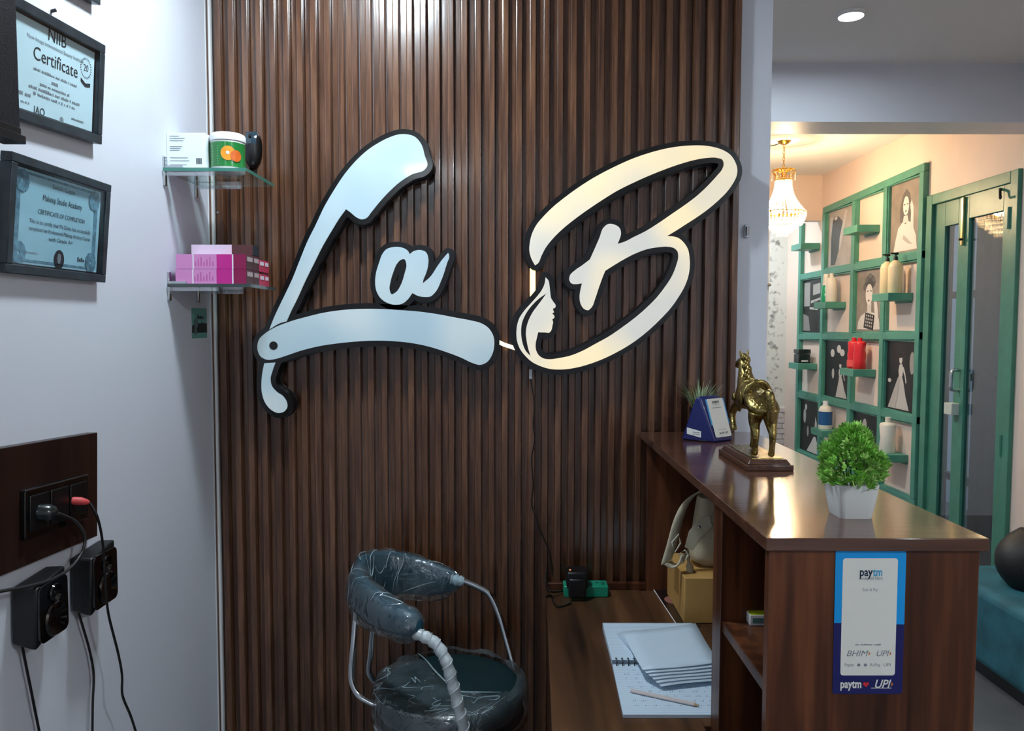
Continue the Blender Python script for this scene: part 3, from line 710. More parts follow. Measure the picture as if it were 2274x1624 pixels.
for k in range(24):
    a0 = 2*math.pi*k/24; seal.poly([(sx+math.cos(a0+q)*r_, sy+math.sin(a0+q)*r_, n_) for q, r_ in ((0, .017), (.12, .02), (.2, .017), (.1, .0145))])
ob('seal_wreath', seal, 'grey_ink', t, local=True, smooth=0); text('20', sx, sy, .017, 'ink', t, n_)
flat('seal_ribbon', [(sx-.016, sy-.02), (sx, sy-.027), (sx+.016, sy-.024), (sx+.016, sy-.031), (sx, sy-.034), (sx-.016, sy-.027)], 'ink', t, n_)
# lower certificate
b0 = onX(5, 605, LX+.012); b1 = onX(228, 628, LX+.012); b0.z = b1.z = (b0.z+b1.z)/2
hg = onY(237, 410, b1.y).z-b1.z
t, wd = cert('black framed blue bordered makeup academy certificate with oval seal', b0, b1, hg, .09, .015)
ob('sheet', MB().box((.018, .018, -.006), (wd-.018, hg-.018, -.004)), 'cert_blue', t, local=True, smooth=0)
n_ = -.0035
o_ = MB(); x0, x1, y0, y1 = .028, wd-.028, .022, hg-.022
for a in ((x0, y0, x1, y0+.004), (x0, y1-.004, x1, y1), (x0, y0, x0+.011, y1), (x1-.011, y0, x1, y1)): o_.poly([(a[0], a[1], n_), (a[2], a[1], n_), (a[2], a[3], n_), (a[0], a[3], n_)])
ob('ornate_border', o_, 'cert_orn', t, local=True, smooth=0)
for cx_, cy_ in ((x0+.014, y0+.014), (x0+.014, y1-.016), (x1-.014, y0+.014), (x1-.014, y1-.016)):
    c_ = MB()
    for k in range(9):
        a = 2*math.pi*k/9; c_.poly([(cx_+math.cos(a)*.011+p_[0], cy_+math.sin(a)*.011+p_[1], n_+.0001*(k+1)) for p_ in disc2(0, 0, .008, 8)])
    ob('corner_scroll', c_, 'cert_orn', t, local=True, smooth=0)
for v, s, sz in ((.82, 'Sakshi Gupta', .011), (.70, 'Makeup Studio Academy', .015), (.57, 'CERTIFICATE OF COMPLETION', .011), (.475, 'This is to certify that Ms Disha has successfully', .0098), (.41, 'completed her Professional Makeup Artistry Course', .0098), (.345, 'with Grade A+', .0098)):
    text(s, wd*.53, hg*v, sz, 'ink', t, n_, width=min(wd*.62, .0056*len(s)))
flat('oval_seal', disc2(wd*.52, hg*.17, .0155, 20, .0175), 'ink', t, n_); flat('seal_emblem', disc2(wd*.52, hg*.18, .006, 6, .010), 'grey_ink', t, n_+.0002)
scribble(wd*.76, hg*.2, .028, .008, 'ink', t, n_, 8); scribble(wd*.25, hg*.2, .04, .003, 'grey_ink', t, n_, 9)
# corner of a third frame above
b1 = onX(217, 12, LX+.012); b0 = b1+Vector((0, -.33, -.03))
t, wd = cert('third dark frame higher up the wall, only its lower corner showing', b0, b1, .24, .09, .016)
ob('sheet', MB().box((.018, .018, -.006), (wd-.018, .222, -.004)), 'cert_paper', t, local=True, smooth=0)
ob('nail', MB().cyl(onX(114, 25, LX), onX(114, 25, LX)+Vector((.008, 0, .002)), .003, n=8), 'black_plastic', label='small dark nail head above the upper certificate', cat='nail')
# black screen
tx = -.735; ty1 = onX(46, 200, tx).y; tz0 = onX(44, 318, tx).z; ty0 = ty1-.62; tz1 = tz0+.40
t = thing('wall_screen', 'black wall mounted screen cut off by the upper left corner', 'screen', (tx, ty0, tz0))
ob('housing', MB().box((LX+.03, ty0, tz0+.012), (tx-.002, ty1-.004, tz1)), 'black_plastic', t, bevel=.004)
ob('panel', MB().box((tx-.002, ty0+.012, tz0+.022), (tx+.0005, ty1-.006, tz1-.01)), mat('screen_glass', (10, 16, 26), .35, bump=.3, bscale=400), t, smooth=0)
bz = MB(); bz.box((tx-.002, ty0, tz0+.012), (tx+.002, ty1-.005, tz0+.022)); bz.box((tx-.03, ty0, tz0), (tx+.004, ty1+.003, tz0+.012))
ob('bezel', bz, 'black_plastic', t, bevel=.001)
ob('mount', MB().box((LX, ty0+.2, tz0+.1), (LX+.03, ty1-.2, tz1-.1)), 'black_plastic', t)

# ------------------------------------------------------------------ socket board, plugs, speakers and cables
BXf = LX+.02
pt0, pt1 = onX(210, 962, BXf), onX(212, 1193, BXf); pl0 = onX(0, 997, BXf)
ux = (pt0-pl0).normalized(); bw_ = .34; bh2 = pt0.z-pt1.z
Mx = basis(pt0-ux*bw_-Vector((0, 0, bh2)), ux, (0, 0, 1))
t = thing('socket_board', 'dark brown wooden board on the left wall carrying a black socket plate', 'socket board', M=Mx)
ob('board', MB().box((0, 0, -.02), (bw_, bh2, 0)), 'dark_board', t, local=True, bevel=.001)
def onboard(x, y):
    q = Mx.inverted() @ onX(x, y, BXf); return q.x, q.y
q0, q1 = onboard(44, 1095), onboard(186, 1052); q2 = onboard(188, 1150)
pw0, pw1, pv1, pv0 = q0[0], q1[0], q1[1], q2[1]
pl = ob('switch_plate', MB().prism([(x, y, 0) for x, y in rrect(pw0, pv0, pw1, pv1, .005)], (0, 0, .009)), 'black_gloss', t, local=True, bevel=.0015)
WM[pl.name] = WM[t.name]
for k in range(3):
    a = pw0+(pw1-pw0)*(.05+.31*k); ob('rocker' if k == 1 else 'socket', MB().box((a, pv0+.012, .009), (a+(pw1-pw0)*.28, pv1-.012, .0115)), 'black_plastic', pl, local=True, bevel=.001)
ob('plate_highlight', MB().box((pw0+.004, pv1-.003, .008), (pw1-.004, pv1-.0015, .0098)), 'chrome', pl, local=True)  # bright strip standing in for the highlight on the plate's top edge
def plug(name, label, px, cablepx, bodymat, X0, r, endX=None, tail=None, cm='cable_black', cr=.0024):
    a = onX(*px, X0); t_ = thing(name, label, 'plug', a)
    n1 = onX(*cablepx[0], X0+.022)
    ob('plug_body', MB().tube([a-Vector((.008, 0, 0)), a+(n1-a)*.35+Vector((.004, 0, 0)), a+(n1-a)*.8, n1], [r*1.1, r*1.15, r*.9, r*.45], 12), bodymat, t_, smooth=50)
    pts = [n1]+[onX(*q, (endX or X0)+.012) for q in cablepx[1:]]
    ob('cable', MB().tube(smooth3(pts, 6), cr, 8), cm, t_, smooth=60)
    return t_
mat('red_plug', (205, 70, 70), .45); mat('dark_plug', (20, 26, 28), .25, coat=.3); mat('cable_grey', (46, 46, 46), .4)
plug('plug', 'black plug with grey cable looping left below the socket board', (88, 1138), [(128, 1140), (165, 1157), (187, 1187), (184, 1222), (160, 1258), (120, 1285), (60, 1303), (0, 1314), (-60, 1330)], 'dark_plug', BXf+.01, .013, cm='cable_grey', cr=.0028)
plug('plug', 'small red plug in the right of the black socket plate', (160, 1112), [(198, 1116), (214, 1143), (224, 1180), (230, 1225), (232, 1260), (236, 1320), (242, 1370), (262, 1450), (271, 1500), (272, 1545), (290, 1590), (306, 1640)], 'red_plug', BXf+.01, .0065, endX=LX+.052)
def speaker(xl, xc, xr, yt, yb, label):
    y0 = onX(xl, 1300, LX).y; xf = onY(xc, yb, y0).x; y1 = onX(xr, 1300, xf).y; zb = onY(xc, yb, y0).z; zt = onY(xc, yt, y0).z
    t = thing('speaker', label, 'speaker', (xf, (y0+y1)/2, zb), 'small wall speakers')
    bt = [(LX+.004, y0, zb+.012), (xf-.004, y0+.002, zb), (xf-.010, y1, zb+.022), (LX+.004, y1, zb+.012)]
    tp = [(LX+.004, y0+.003, zt-.004), (xf, y0+.004, zt-.006), (xf-.008, y1, zt+.004), (LX+.004, y1, zt+.002)]
    ob('cabinet', MB().hexa(bt, tp), mat('speaker_black', (11, 12, 14), .42, bump=.2, bscale=300), t, bevel=.005, seg=3)
    # front baffle, tweeter and woofer on the side facing the room
    cy_, cz = (y0+y1)/2, (zb+zt)/2; hy, hz = (y1-y0)/2, (zt-zb)/2
    ob('baffle', MB().prism([(xf-.004, cy_+u, cz+v) for u, v in rrect(-hy*.86, -hz*.86, hy*.8, hz*.9, .012)], (.005, 0, 0)), 'black_gloss', t, bevel=.001)
    for r_, z_, nm_ in ((hy*.62, cz-hz*.3, 'woofer'), (hy*.32, cz+hz*.5, 'tweeter')):
        c = MB(); N = 20
        for (ra, xa), (rb, xb) in (((1., .001), (.9, .004)), ((.9, .004), (.35, -.002)), ((.35, -.002), (.001, .002))):
            ring1 = [(xf+xa+.001, cy_+math.cos(2*math.pi*k/N)*r_*ra, z_+math.sin(2*math.pi*k/N)*r_*ra) for k in range(N)]
            ring2 = [(xf+xb+.001, cy_+math.cos(2*math.pi*k/N)*r_*rb, z_+math.sin(2*math.pi*k/N)*r_*rb) for k in range(N)]
            c.add(ring1+ring2, [(k, (k+1) % N, N+(k+1) % N, N+k) for k in range(N)])
        ob(nm_, c, 'black_gloss', t, smooth=50)
    for z_ in (cz+hz*.66, cz-hz*.62): ob('driver_glint', MB().ball((xf-.002, y1-.018, z_), .005, 10, 8, (.5, 1, 1)), 'chrome', t)  # bright beads standing in for highlights on the speaker front
    return t
speaker(150, 206, 267, 1236, 1373, 'small black speaker on the wall under the right end of the socket board')
speaker(15, 84, 157, 1302, 1450, 'small black speaker on the wall nearest the lower left corner')
ob('speaker_cable', MB().tube(smooth3([onX(x, y, LX+.012) for x, y in ((174, 1360), (186, 1400), (200, 1450), (208, 1500), (206, 1560), (205, 1640))], 5), .0022, 6), 'cable_black', label='thin black cable hanging from the farther wall speaker', cat='cable')
ob('speaker_cable', MB().tube(smooth3([onX(x, y, LX+.012) for x, y in ((48, 1430), (58, 1480), (70, 1540), (80, 1590), (90, 1640))], 5), .0022, 6), 'cable_black', label='thin black cable hanging from the nearer wall speaker', cat='cable')

# ------------------------------------------------------------------ desk and counter
CT = onY(1700, 1193, 1.045).z                     # counter top height
CXL, CXR, CYN, CYF = .352, .650, 1.045, RIBY-.003
DT = onY(1330, 1309, 2.06).z                      # desk top height
TH = .018
t = thing('desk', 'brown wood grain desk top against the slats beside the counter', 'desk', (.3, 1.6, 0))
dl0, dl1 = onZ(1213, 1309, DT).x, onZ(1226, 1624, DT)
DYN = 1.20
slope = (dl1.x-dl0)/(dl1.y-CYF); xn = dl0+slope*(DYN-CYF)
ob('desk_top', MB().hexa([(xn, DYN, DT-.025), (CXL-.004, DYN, DT-.025), (CXL-.004, CYF, DT-.025), (dl0, CYF, DT-.025)], [(xn, DYN, DT), (CXL-.004, DYN, DT), (CXL-.004, CYF, DT), (dl0, CYF, DT)]), 'desk_wood', t, bevel=.0012)
ob('desk_top_inset', MB().box((CXL-.004, 1.346, DT-.025), (CXR-.03, CYF-.022, DT)), 'desk_wood', t)
ob('side_panel', MB().hexa([(xn+.004, DYN+.01, 0), (xn+.022, DYN+.01, 0), (dl0+.022, CYF, 0), (dl0+.004, CYF, 0)], [(xn+.004, DYN+.01, DT-.025), (xn+.022, DYN+.01, DT-.025), (dl0+.022, CYF, DT-.025), (dl0+.004, CYF, DT-.025)]), 'counter_wood', t)
ob('modesty_panel', MB().box((dl0+.03, CYF-.02, .3), (CXL-.01, CYF-.004, DT-.025)), 'counter_wood', t)
ba, bb = onY(1213, 1293, CYF-.01), onY(1433, 1300, CYF-.01)
ob('back_batten', MB().box((ba.x, CYF-.018, DT), (bb.x, CYF, onY(1300, 1296, CYF-.018).z)), 'counter_wood', t, bevel=.001)

t = thing('reception_counter', 'dark wood reception counter with glossy top and open side shelves', 'counter', ((CXL+CXR)/2, 1.56, 0))
ob('counter_top', MB().box((CXL-.002, CYN-.006, CT-TH), (CXR+.006, CYF, CT)), 'counter_top_wood', t, bevel=.0012)
PXL = CXL+.004
ob('front_panel', MB().box((PXL, CYN, 0), (CXR-.003, CYN+TH, CT-TH)), 'counter_wood', t, bevel=.001)
ob('outer_panel', MB().box((CXR-.022, CYN+TH, 0), (CXR-.004, CYF-.018, CT-TH)), 'counter_wood', t)
ob('end_panel', MB().box((onY(1437, 1100, CYF-.018).x, CYF-.018, 0), (CXR-.004, CYF, CT-TH)), 'counter_wood', t, bevel=.001)
DV0, DV1 = onX(1601, 1300, PXL).y, onX(1583, 1300, PXL).y
ob('divider', MB().box((PXL, DV0, 0), (CXR-.022, DV1, CT-TH)), 'counter_wood', t, bevel=.001)
SZ = onX(1590, 1366, PXL).z
for z in (SZ, .12):
    ob('shelf', MB().box((PXL+.003, CYN+TH, z-TH), (CXR-.022, DV0, z)), 'counter_wood', t, bevel=.001)

# payment sticker on the counter front
s0, s1, s2 = onY(1848, 1541, CYN), onY(2003, 1541, CYN), onY(1857, 1221, CYN)
s0.y = s1.y = s2.y = CYN-.0002
Mx = basis(s0, s1-s0, s2-s0); SW = (s1-s0).length; SH = (s2-s0).length
t = thing('payment_sticker', 'light and dark blue payment sticker with white centre on counter front', 'sticker', M=Mx)
mat('sticker_navy', (22, 26, 92), .35); mat('sticker_cyan', (0, 150, 224), .35); mat('sticker_white', (226, 224, 216), .4)
mat('pay_navy', (14, 38, 66), .5); mat('pay_cyan', (60, 160, 205), .5); mat('heart_red', (206, 40, 44), .4); mat('orange_ink', (214, 120, 60), .5)
flat('base_sheet', rrect(0, 0, SW, SH, .004), 'sticker_navy', t, 0, .0004)
flat('cyan_half', [(0, SH*.495), (SW, SH*.485), (SW, SH*.98)]+[(SW*(1-.02), SH*.995), (SW*.03, SH*.998), (0, SH*.985)], 'sticker_cyan', t, .0006)
flat('white_centre', rrect(SW*.105, SH*.13, SW*.885, SH*.942, .004), 'sticker_white', t, .0008)
n_ = .0010
text('pay', SW*.435, SH*.845, .0165, 'pay_navy', t, n_, bold=.0004, width=SW*.185); text('tm', SW*.603, SH*.845, .0165, 'pay_cyan', t, n_, bold=.0004, width=SW*.135)
text('Accepted Here', SW*.51, SH*.805, .0068, 'grey_ink', t, n_, width=SW*.33); text('Scan & Pay', SW*.50, SH*.725, .0062, 'grey_ink', t, n_, width=SW*.22)
text('BHIM', SW*.33, SH*.282, .0118, 'grey_ink', t, n_, width=SW*.31, shear=.3); text('UPI', SW*.69, SH*.282, .0118, 'grey_ink', t, n_, width=SW*.18, shear=.3)
for a in (.50, .80): flat('arrow_mark', [(SW*a, SH*.268), (SW*(a+.028), SH*.282), (SW*(a+.006), SH*.297)], 'orange_ink', t, n_)
scribble(SW*.49, SH*.345, SW*.36, .0022, 'grey_ink', t, n_, 10)
for s, a, w_ in (('Paytm', .23, .13), ('RuPay', .60, .14), ('UPI', .77, .1)): text(s, SW*a, SH*.203, .0062, 'grey_ink', t, n_, width=SW*w_)
for a in (.365, .46): flat('round_mark', disc2(SW*a, SH*.203, .0022), 'grey_ink', t, n_)
text('paytm', SW*.26, SH*.068, .0165, 'sticker_white', t, n_, bold=.0005, width=SW*.30); text('UPI', SW*.70, SH*.068, .0165, 'sticker_white', t, n_, width=SW*.23, shear=.3, bold=.0003)
hx, hy = SW*.475, SH*.068
flat('heart', [(hx+.0042*16*math.sin(a)**3/16, hy+.0042*(13*math.cos(a)-5*math.cos(2*a)-2*math.cos(3*a)-math.cos(4*a))/16) for a in [2*math.pi*k/24 for k in range(24)]][::-1], 'heart_red', t, n_)
flat('arrow_mark', [(SW*.835, SH*.052), (SW*.865, SH*.068), (SW*.842, SH*.085)], 'orange_ink', t, n_); flat('print_line', [(SW*.55, SH*.04), (SW*.84, SH*.04), (SW*.84, SH*.044), (SW*.55, SH*.044)], 'sticker_white', t, n_)

# ------------------------------------------------------------------ things on the counter
# triangular payment speaker
A, B, C = onZ(1511, 977, CT), onZ(1588, 984, CT), onZ(1622, 979, CT)
BC = C-B; AB = B-A
C = B+BC.normalized()*.075; BC = C-B; D = A+BC
AB.normalize(); nrm = Vector((AB.y, -AB.x, 0)); nrm = nrm if nrm.y < 0 else -nrm
L_ = (B-A).length; hz = .112
t = thing('payment_speaker', 'dark blue wedge shaped payment speaker with white label on the counter', 'speaker box', (A+C)/2)
def tri(off, inset=0.):
    o0 = A+off
    return [o0+AB*inset, o0+AB*(L_-inset), o0+AB*(L_*.56)+Vector((0, 0, hz)), o0+AB*(L_*.42)+Vector((0, 0, hz))]
mat('soundbox_blue', (16, 28, 92), .35, coat=.2)
ob('body', MB().prism(tri(Vector()), BC), 'soundbox_blue', t, bevel=.006, seg=3)
# label face: plane over edge B-C
e0 = B; vv = (A+AB*(L_*.56)+Vector((0, 0, hz)))-B; Lv = vv.length; Lu = BC.length
Mx = basis(e0, BC, vv); lf = thing('label_holder', 'x', 'x', M=Mx)
mat('soundbox_cyan', (70, 150, 205), .3)
names = [flat('cyan_strip', rrect(Lu*.02, Lv*.36, Lu*.98, Lv*.93, .003), 'soundbox_cyan', lf, .0008, .0006), flat('white_label', rrect(Lu*.09, Lv*.10, Lu*.91, Lv*.93, .004), 'sticker_white', lf, .0014, .0008),
  text('paytm', Lu*.5, Lv*.86, .011, 'ink', lf, .0026, bold=.0003), text('Accepted Here', Lu*.5, Lv*.79, .004, 'grey_ink', lf, .0026), scribble(Lu*.5, Lv*.73, Lu*.5, .0025, 'grey_ink', lf, .0026, 11), text('BHIM UPI', Lu*.52, Lv*.18, .0085, 'ink', lf, .0026, shear=.25), scribble(Lu*.5, Lv*.26, Lu*.4, .0025, 'grey_ink', lf, .0026, 12)]
for o in names: under(o, t)
bpy.data.objects.remove(lf)
Mx = basis(A, AB, (0, 0, 1)); lf = thing('label_holder', 'x', 'x', M=Mx)
for o in (flat('white_tag', [(L_*.19, .017), (L_*.60, .010), (L_*.60, .026), (L_*.19, .033)], 'sticker_white', lf, .0006, .0004), scribble(L_*.47, .0225, L_*.2, .0028, 'grey_ink', lf, .0013, 13), scribble(L_*.47, .0175, L_*.22, .0028, 'grey_ink', lf, .0013, 14)): under(o, t)
bpy.data.objects.remove(lf)
# tuft of artificial grass behind it
gx, gy = onY(1552, 920, 2.04).x, 2.04
t = thing('grass_plant', 'tuft of artificial grass in a dark pot behind the payment speaker', 'plant', (gx, gy, CT))
ob('pot', MB().lathe([(.018, 0), (.021, .002), (.025, .07), (.023, .07), (.02, .062)], (gx, gy, CT), 20), mat('dark_pot', (22, 24, 34), .4), t)
gb = MB()
mat('grass_blade', (160, 182, 140), .5, vary=.4, vscale=40)
for k in range(70):
    a = random.uniform(0, 2*math.pi); tl = random.uniform(.2, 1)**.8; ln = random.uniform(.055, .09); s = .02*random.random()
    b0 = Vector((gx+math.cos(a)*s, gy+math.sin(a)*s*.5, CT+.068)); dr = Vector((math.cos(a)*tl*.75, math.sin(a)*tl*.3, 1-.35*tl)).normalized()
    mid = b0+dr*ln*.55; tip = b0+dr*ln+Vector((math.cos(a)*.01*tl, 0, -.006*tl)); sd = Vector((0, 0, 1)).cross(dr); sd = (sd if sd.length > 1e-4 else Vector((1, 0, 0))).normalized()*.0016
    gb.add([b0-sd, b0+sd, mid+sd*.9, mid-sd*.9, tip, b0+Vector((0, .0012, 0)), mid+Vector((0, .0012, 0))], [(0, 1, 2, 3), (3, 2, 4), (0, 3, 6, 5), (5, 6, 2, 1), (3, 4, 6), (6, 4, 2)])
ob('grass_blades', gb, 'grass_blade', t, kind='stuff', smooth=0)

# brass horse on a wooden plinth
pa, pb = onZ(1657, 1047, CT), onZ(1763, 1047, CT)
hx0, hx1, hy0 = pa.x, pb.x, pa.y; hy1 = onZ(1595, 1008, CT).y
t = thing('horse_statue', 'brass horse statue with saddle on a stepped dark wooden plinth', 'statue', ((hx0+hx1)/2, (hy0+hy1)/2, CT))
wood('plinth_wood', (44, 24, 17), (74, 44, 32), (100, 64, 48), 'y', rough=.35, coat=.2)
pw, pdp = hx1-hx0, hy1-hy0
def frus(i0, z0, i1, z1): return MB().hexa([(hx0+i0, hy0+i0, CT+z0), (hx1-i0, hy0+i0, CT+z0), (hx1-i0, hy1-i0, CT+z0), (hx0+i0, hy1-i0, CT+z0)], [(hx0+i1, hy0+i1, CT+z1), (hx1-i1, hy0+i1, CT+z1), (hx1-i1, hy1-i1, CT+z1), (hx0+i1, hy1-i1, CT+z1)])
ob('plinth_base', frus(0, 0, 0, .012), 'plinth_wood', t, bevel=.002)
ob('plinth_step', frus(.004, .012, .011, .022), 'plinth_wood', t, bevel=.002)
ob('plinth_plate', frus(.016, .022, .0165, .0235), 'brass', t)
ho = Vector(((hx0+hx1)/2-.004, hy0+.085, CT+.0235))
def skin(name, joints, edges, rad, ma, parent, sub=2, root=0):
    me = bpy.data.meshes.new(name); me.from_pydata([tuple(j) for j in joints], edges, [])
    o = bpy.data.objects.new(name, me); COL.objects.link(o)
    md = o.modifiers.new('skin', 'SKIN'); md.use_smooth_shade = True
    if not me.skin_vertices:
        bm = bmesh.new(); bm.from_mesh(me); bm.verts.layers.skin.verify(); bm.to_mesh(me); bm.free()
    for i, r in enumerate(rad):
        me.skin_vertices[0].data[i].radius = (r, r) if not isinstance(r, tuple) else r
        me.skin_vertices[0].data[i].use_root = (i == root)
    ms = o.modifiers.new('sub', 'SUBSURF'); ms.levels = sub; ms.render_levels = sub
    dg = bpy.context.evaluated_depsgraph_get(); m2 = bpy.data.meshes.new_from_object(o.evaluated_get(dg)); bpy.data.objects.remove(o); m2.name = name; m2.materials.clear()
    return m2
J = []; E_ = []; Rd = []
def jt(p, r, par=None):
    J.append(Vector(p)); Rd.append(r); i = len(J)-1
    if par is not None: E_.append((par, i))
    return i
hp = jt((0, -.042, .117), .029); b1_ = jt((0, -.012, .114), .0255, hp); b2_ = jt((0, .018, .115), .026, b1_); chs = jt((-.002, .046, .122), .025, b2_)
n1 = jt((-.003, .062, .146), .0175, chs); n2 = jt((-.003, .071, .170), .013, n1); pol = jt((-.003, .079, .191), .0105, n2); fc = jt((-.006, .096, .186), .0085, pol); mz = jt((-.009, .110, .174), .0058, fc)
def leg(par, pts):
    q = par
    for p_, r_ in pts: q = jt(p_, r_, q)
for sx_, dy in ((.014, -.004), (-.013, .010)):
    leg(hp, [((sx_, -.05+dy*.4, .092), .0165), ((sx_*1.1, -.046+dy, .068), .0105), ((sx_*1.1, -.060+dy, .046), .0065), ((sx_*1.1, -.056+dy, .02), .0048), ((sx_*1.1, -.053+dy, .009), .0056), ((sx_*1.1, -.050+dy, .001), .0068)])
leg(chs, [((-.015, .055, .1), .012), ((-.021, .078, .086), .0085), ((-.023, .09, .074), .0065), ((-.024, .078, .054), .0048), ((-.024, .072, .044), .0056), ((-.024, .071, .036), .0066)])
leg(chs, [((.012, .052, .095), .0115), ((.012, .052, .062), .007), ((.012, .052, .045), .0055), ((.012, .05, .018), .0046), ((.012, .053, .008), .0055), ((.012, .055, .001), .0066)])
Rd = [r*1.22 if i > 8 else r*1.1 for i, r in enumerate(Rd)]
hm = skin('horse_body', [j+ho for j in J], E_, Rd, None, None, 2)
ob('horse_body', hm, 'brass', t, smooth=60)
for s in (-1, 1): ob('ear', MB().tube([ho+Vector((-.003+s*.005, .077, .197)), ho+Vector((-.003+s*.008, .077, .206)), ho+Vector((-.003+s*.0085, .08, .214))], [.0035, .003, .0005], 8), 'brass', t, smooth=60)
mane = [ho+Vector((-.003, .058-.004*math.sin(k), .135+.0125*k)) for k in range(6)]
mm = MB()
for k in range(9):
    f = k/8; c = ho+Vector((-.003, .046+.026*f, .146+.052*f)); mm.ball(c+Vector((.004*math.sin(k*2.1), -.004, 0)), .0072, 8, 6, (1, 1, 1.25))
ob('mane', mm, 'brass', t, smooth=80)
ob('tail', MB().tube(smooth3([ho+Vector(p_) for p_ in ((.002, -.062, .132), (.004, -.076, .128), (.005, -.08, .108), (.005, -.076, .085), (.004, -.07, .066))], 4), [.005]*2+[.0085]*10+[.0075]*3+[.004]*2, 10), 'brass', t, smooth=80)
ob('saddle', MB().ball(ho+Vector((0, .012, .119)), .031, 20, 12, (1.04, .95, 1.03)), 'brass', t, smooth=60)
for s_ in (-1, 1): ob('saddle_flap', MB().ball(ho+Vector((s_*.030, .014, .108)), .019, 14, 10, (.22, .9, 1.25)), 'brass', t, smooth=60)
ob('cantle', MB().tube(smooth3([ho+Vector((math.cos(a)*.024, -.012-.006*math.sin(a), (.122+math.sin(a)*.029))) for a in [math.pi*k/8 for k in range(9)]], 3), .0055, 8), 'brass', t, smooth=80)
ob('pommel', MB().tube(smooth3([ho+Vector((math.cos(a)*.02, .034, (.128+math.sin(a)*.022))) for a in [math.pi*k/8 for k in range(9)]], 3), .004, 8), 'brass', t, smooth=80)
ob('disc_ornament', MB().ball(ho+Vector((-.030, .058, .112)), .009, 12, 8, (.4, 1, 1)), 'brass', t, smooth=80)

# white pot with bright green artificial plant
pc = onZ(1902, 1152, CT); pcx, pcy = pc.x, pc.y+.022
t = thing('potted_plant', 'bright green bushy artificial plant in a small square white pot', 'plant', (pcx, pcy, CT))
sc_ = 1/1481
lv = []
for z, hw in ((0, .0245), (.004, .0255), (.03, .030), (.052, .0325), (.052, .0295), (.045, .0285)):
    pts = [(pcx+x, pcy+y, CT+z) for x, y in rrect(-hw, -hw, hw, hw, hw*.34, 4)]
    lv.append(pts+[pts[0]])
pm = MB().grid(lv); pm.poly(lv[0][:-1][::-1]); pm.poly(lv[-1][:-1])
ob('pot', pm, mat('pot_white', (214, 216, 214), .35), t, smooth=40)
stm = MB()
for k in range(6): stm.cyl((pcx+.006*math.cos(k), pcy+.006*math.sin(k), CT+.045), (pcx+.02*math.cos(k*1.3), pcy+.02*math.sin(k*1.3), CT+.09), .0012, n=5)
ob('stems', stm, mat('stem_green', (60, 96, 40), .5), t, kind='stuff')
for nm2, colr, cnt, seed in (('leaves', (134, 196, 78), 520, 3), ('pale_leaves', (176, 220, 118), 220, 5)):
    rr_ = random.Random(seed); lf = MB()
    for k in range(cnt):
        a = rr_.uniform(0, 2*math.pi); h = rr_.random(); env = (.052*math.sin(math.pi*min(1, .2+h*.72))**.8)*(1-.45*h)*(1+.16*math.sin(3*a+9*h))
        rad = env*rr_.uniform(.45, 1.0)**.5; c = Vector((pcx+math.cos(a)*rad, pcy+math.sin(a)*rad, CT+.048+h*.085))
        out = Vector((math.cos(a)*.8, math.sin(a)*.8, .35+h)).normalized(); out = (out+Vector((rr_.uniform(-.6, .6), rr_.uniform(-.6, .6), rr_.uniform(-.5, .5)))).normalized()
        sd_ = out.orthogonal().normalized(); sd_.rotate(Matrix.Rotation(rr_.uniform(0, 6.3), 3, out)); up_ = out.cross(sd_)
        ln = rr_.uniform(.009, .016); wd_ = ln*.24
        for da in (-.55, 0, .55):
            d = (out*math.cos(da)+sd_*math.sin(da)); s2_ = (sd_*math.cos(da)-out*math.sin(da))*wd_
            lf.add([c, c+d*ln*.5+s2_, c+d*ln+up_*ln*.15, c+d*ln*.5-s2_, c+d*ln*.5+up_*wd_*.5], [(0, 1, 4), (1, 2, 4), (2, 3, 4), (3, 0, 4)])
    ob(nm2, lf, mat(nm2+'_green', colr, .45, vary=.35, vscale=60), t, kind='stuff', smooth=0)

# ------------------------------------------------------------------ things on the desk and in the counter
# green power strip with adapter
sA, sB = onZ(1253, 1331, DT), onZ(1356, 1331, DT); shh = .03; dep = .05
y0 = sA.y; zt = DT+shh
t = thing('power_strip', 'green power strip on the desk against the slats', 'power strip', ((sA.x+sB.x)/2, y0+.03, DT))
ob('body', MB().box((sA.x, y0+.012, DT), (sB.x-.004, y0+.012+dep, zt)), mat('strip_green', (22, 142, 110), .35), t, bevel=.003)
for k in range(3):
    hx_ = sA.x+.075+.016*k; ob('socket_hole', MB().cyl((hx_, y0+.03+.012*(k % 2), zt-.001), (hx_, y0+.03+.012*(k % 2), zt+.0005), .0032, n=10), 'ink', t)
ob('rocker_switch', MB().box((sB.x-.022, y0+.028, zt), (sB.x-.012, y0+.042, zt+.002)), mat('strip_green_dark', (16, 104, 82), .35), t)
aa, ab = onY(1258, 1338, y0-.004), onY(1306, 1282, y0-.004)
t = thing('power_adapter', 'chunky black power adapter with red light plugged into green power strip', 'adapter', (aa.x, y0, DT))
ob('body', MB().box((aa.x, y0-.012, zt+.001), (ab.x, y0+.045, zt+.045)), 'black_plastic', t, bevel=.005, seg=3)
ob('front_cap', MB().box((aa.x+.004, y0-.022, DT+.012), (ab.x-.006, y0-.012, zt+.03)), 'black_plastic', t, bevel=.004)
ob('status_light', MB().ball(onY(1266, 1268, y0+.01), .0032), emitter('red_led', (1, .1, .04), 14), t)
ob('light_stem', MB().tube([onY(1266, 1269, y0+.01)-Vector((0, 0, .003)), onY(1267, 1290, y0+.01)], .004, 8), 'black_plastic', t)
ob('lead', MB().tube(smooth3([onZ(x, y, DT+.003) for x, y in ((1268, 1340), (1240, 1348), (1228, 1335), (1225, 1322), (1212, 1326))], 5), .002, 6), 'cable_black', t)
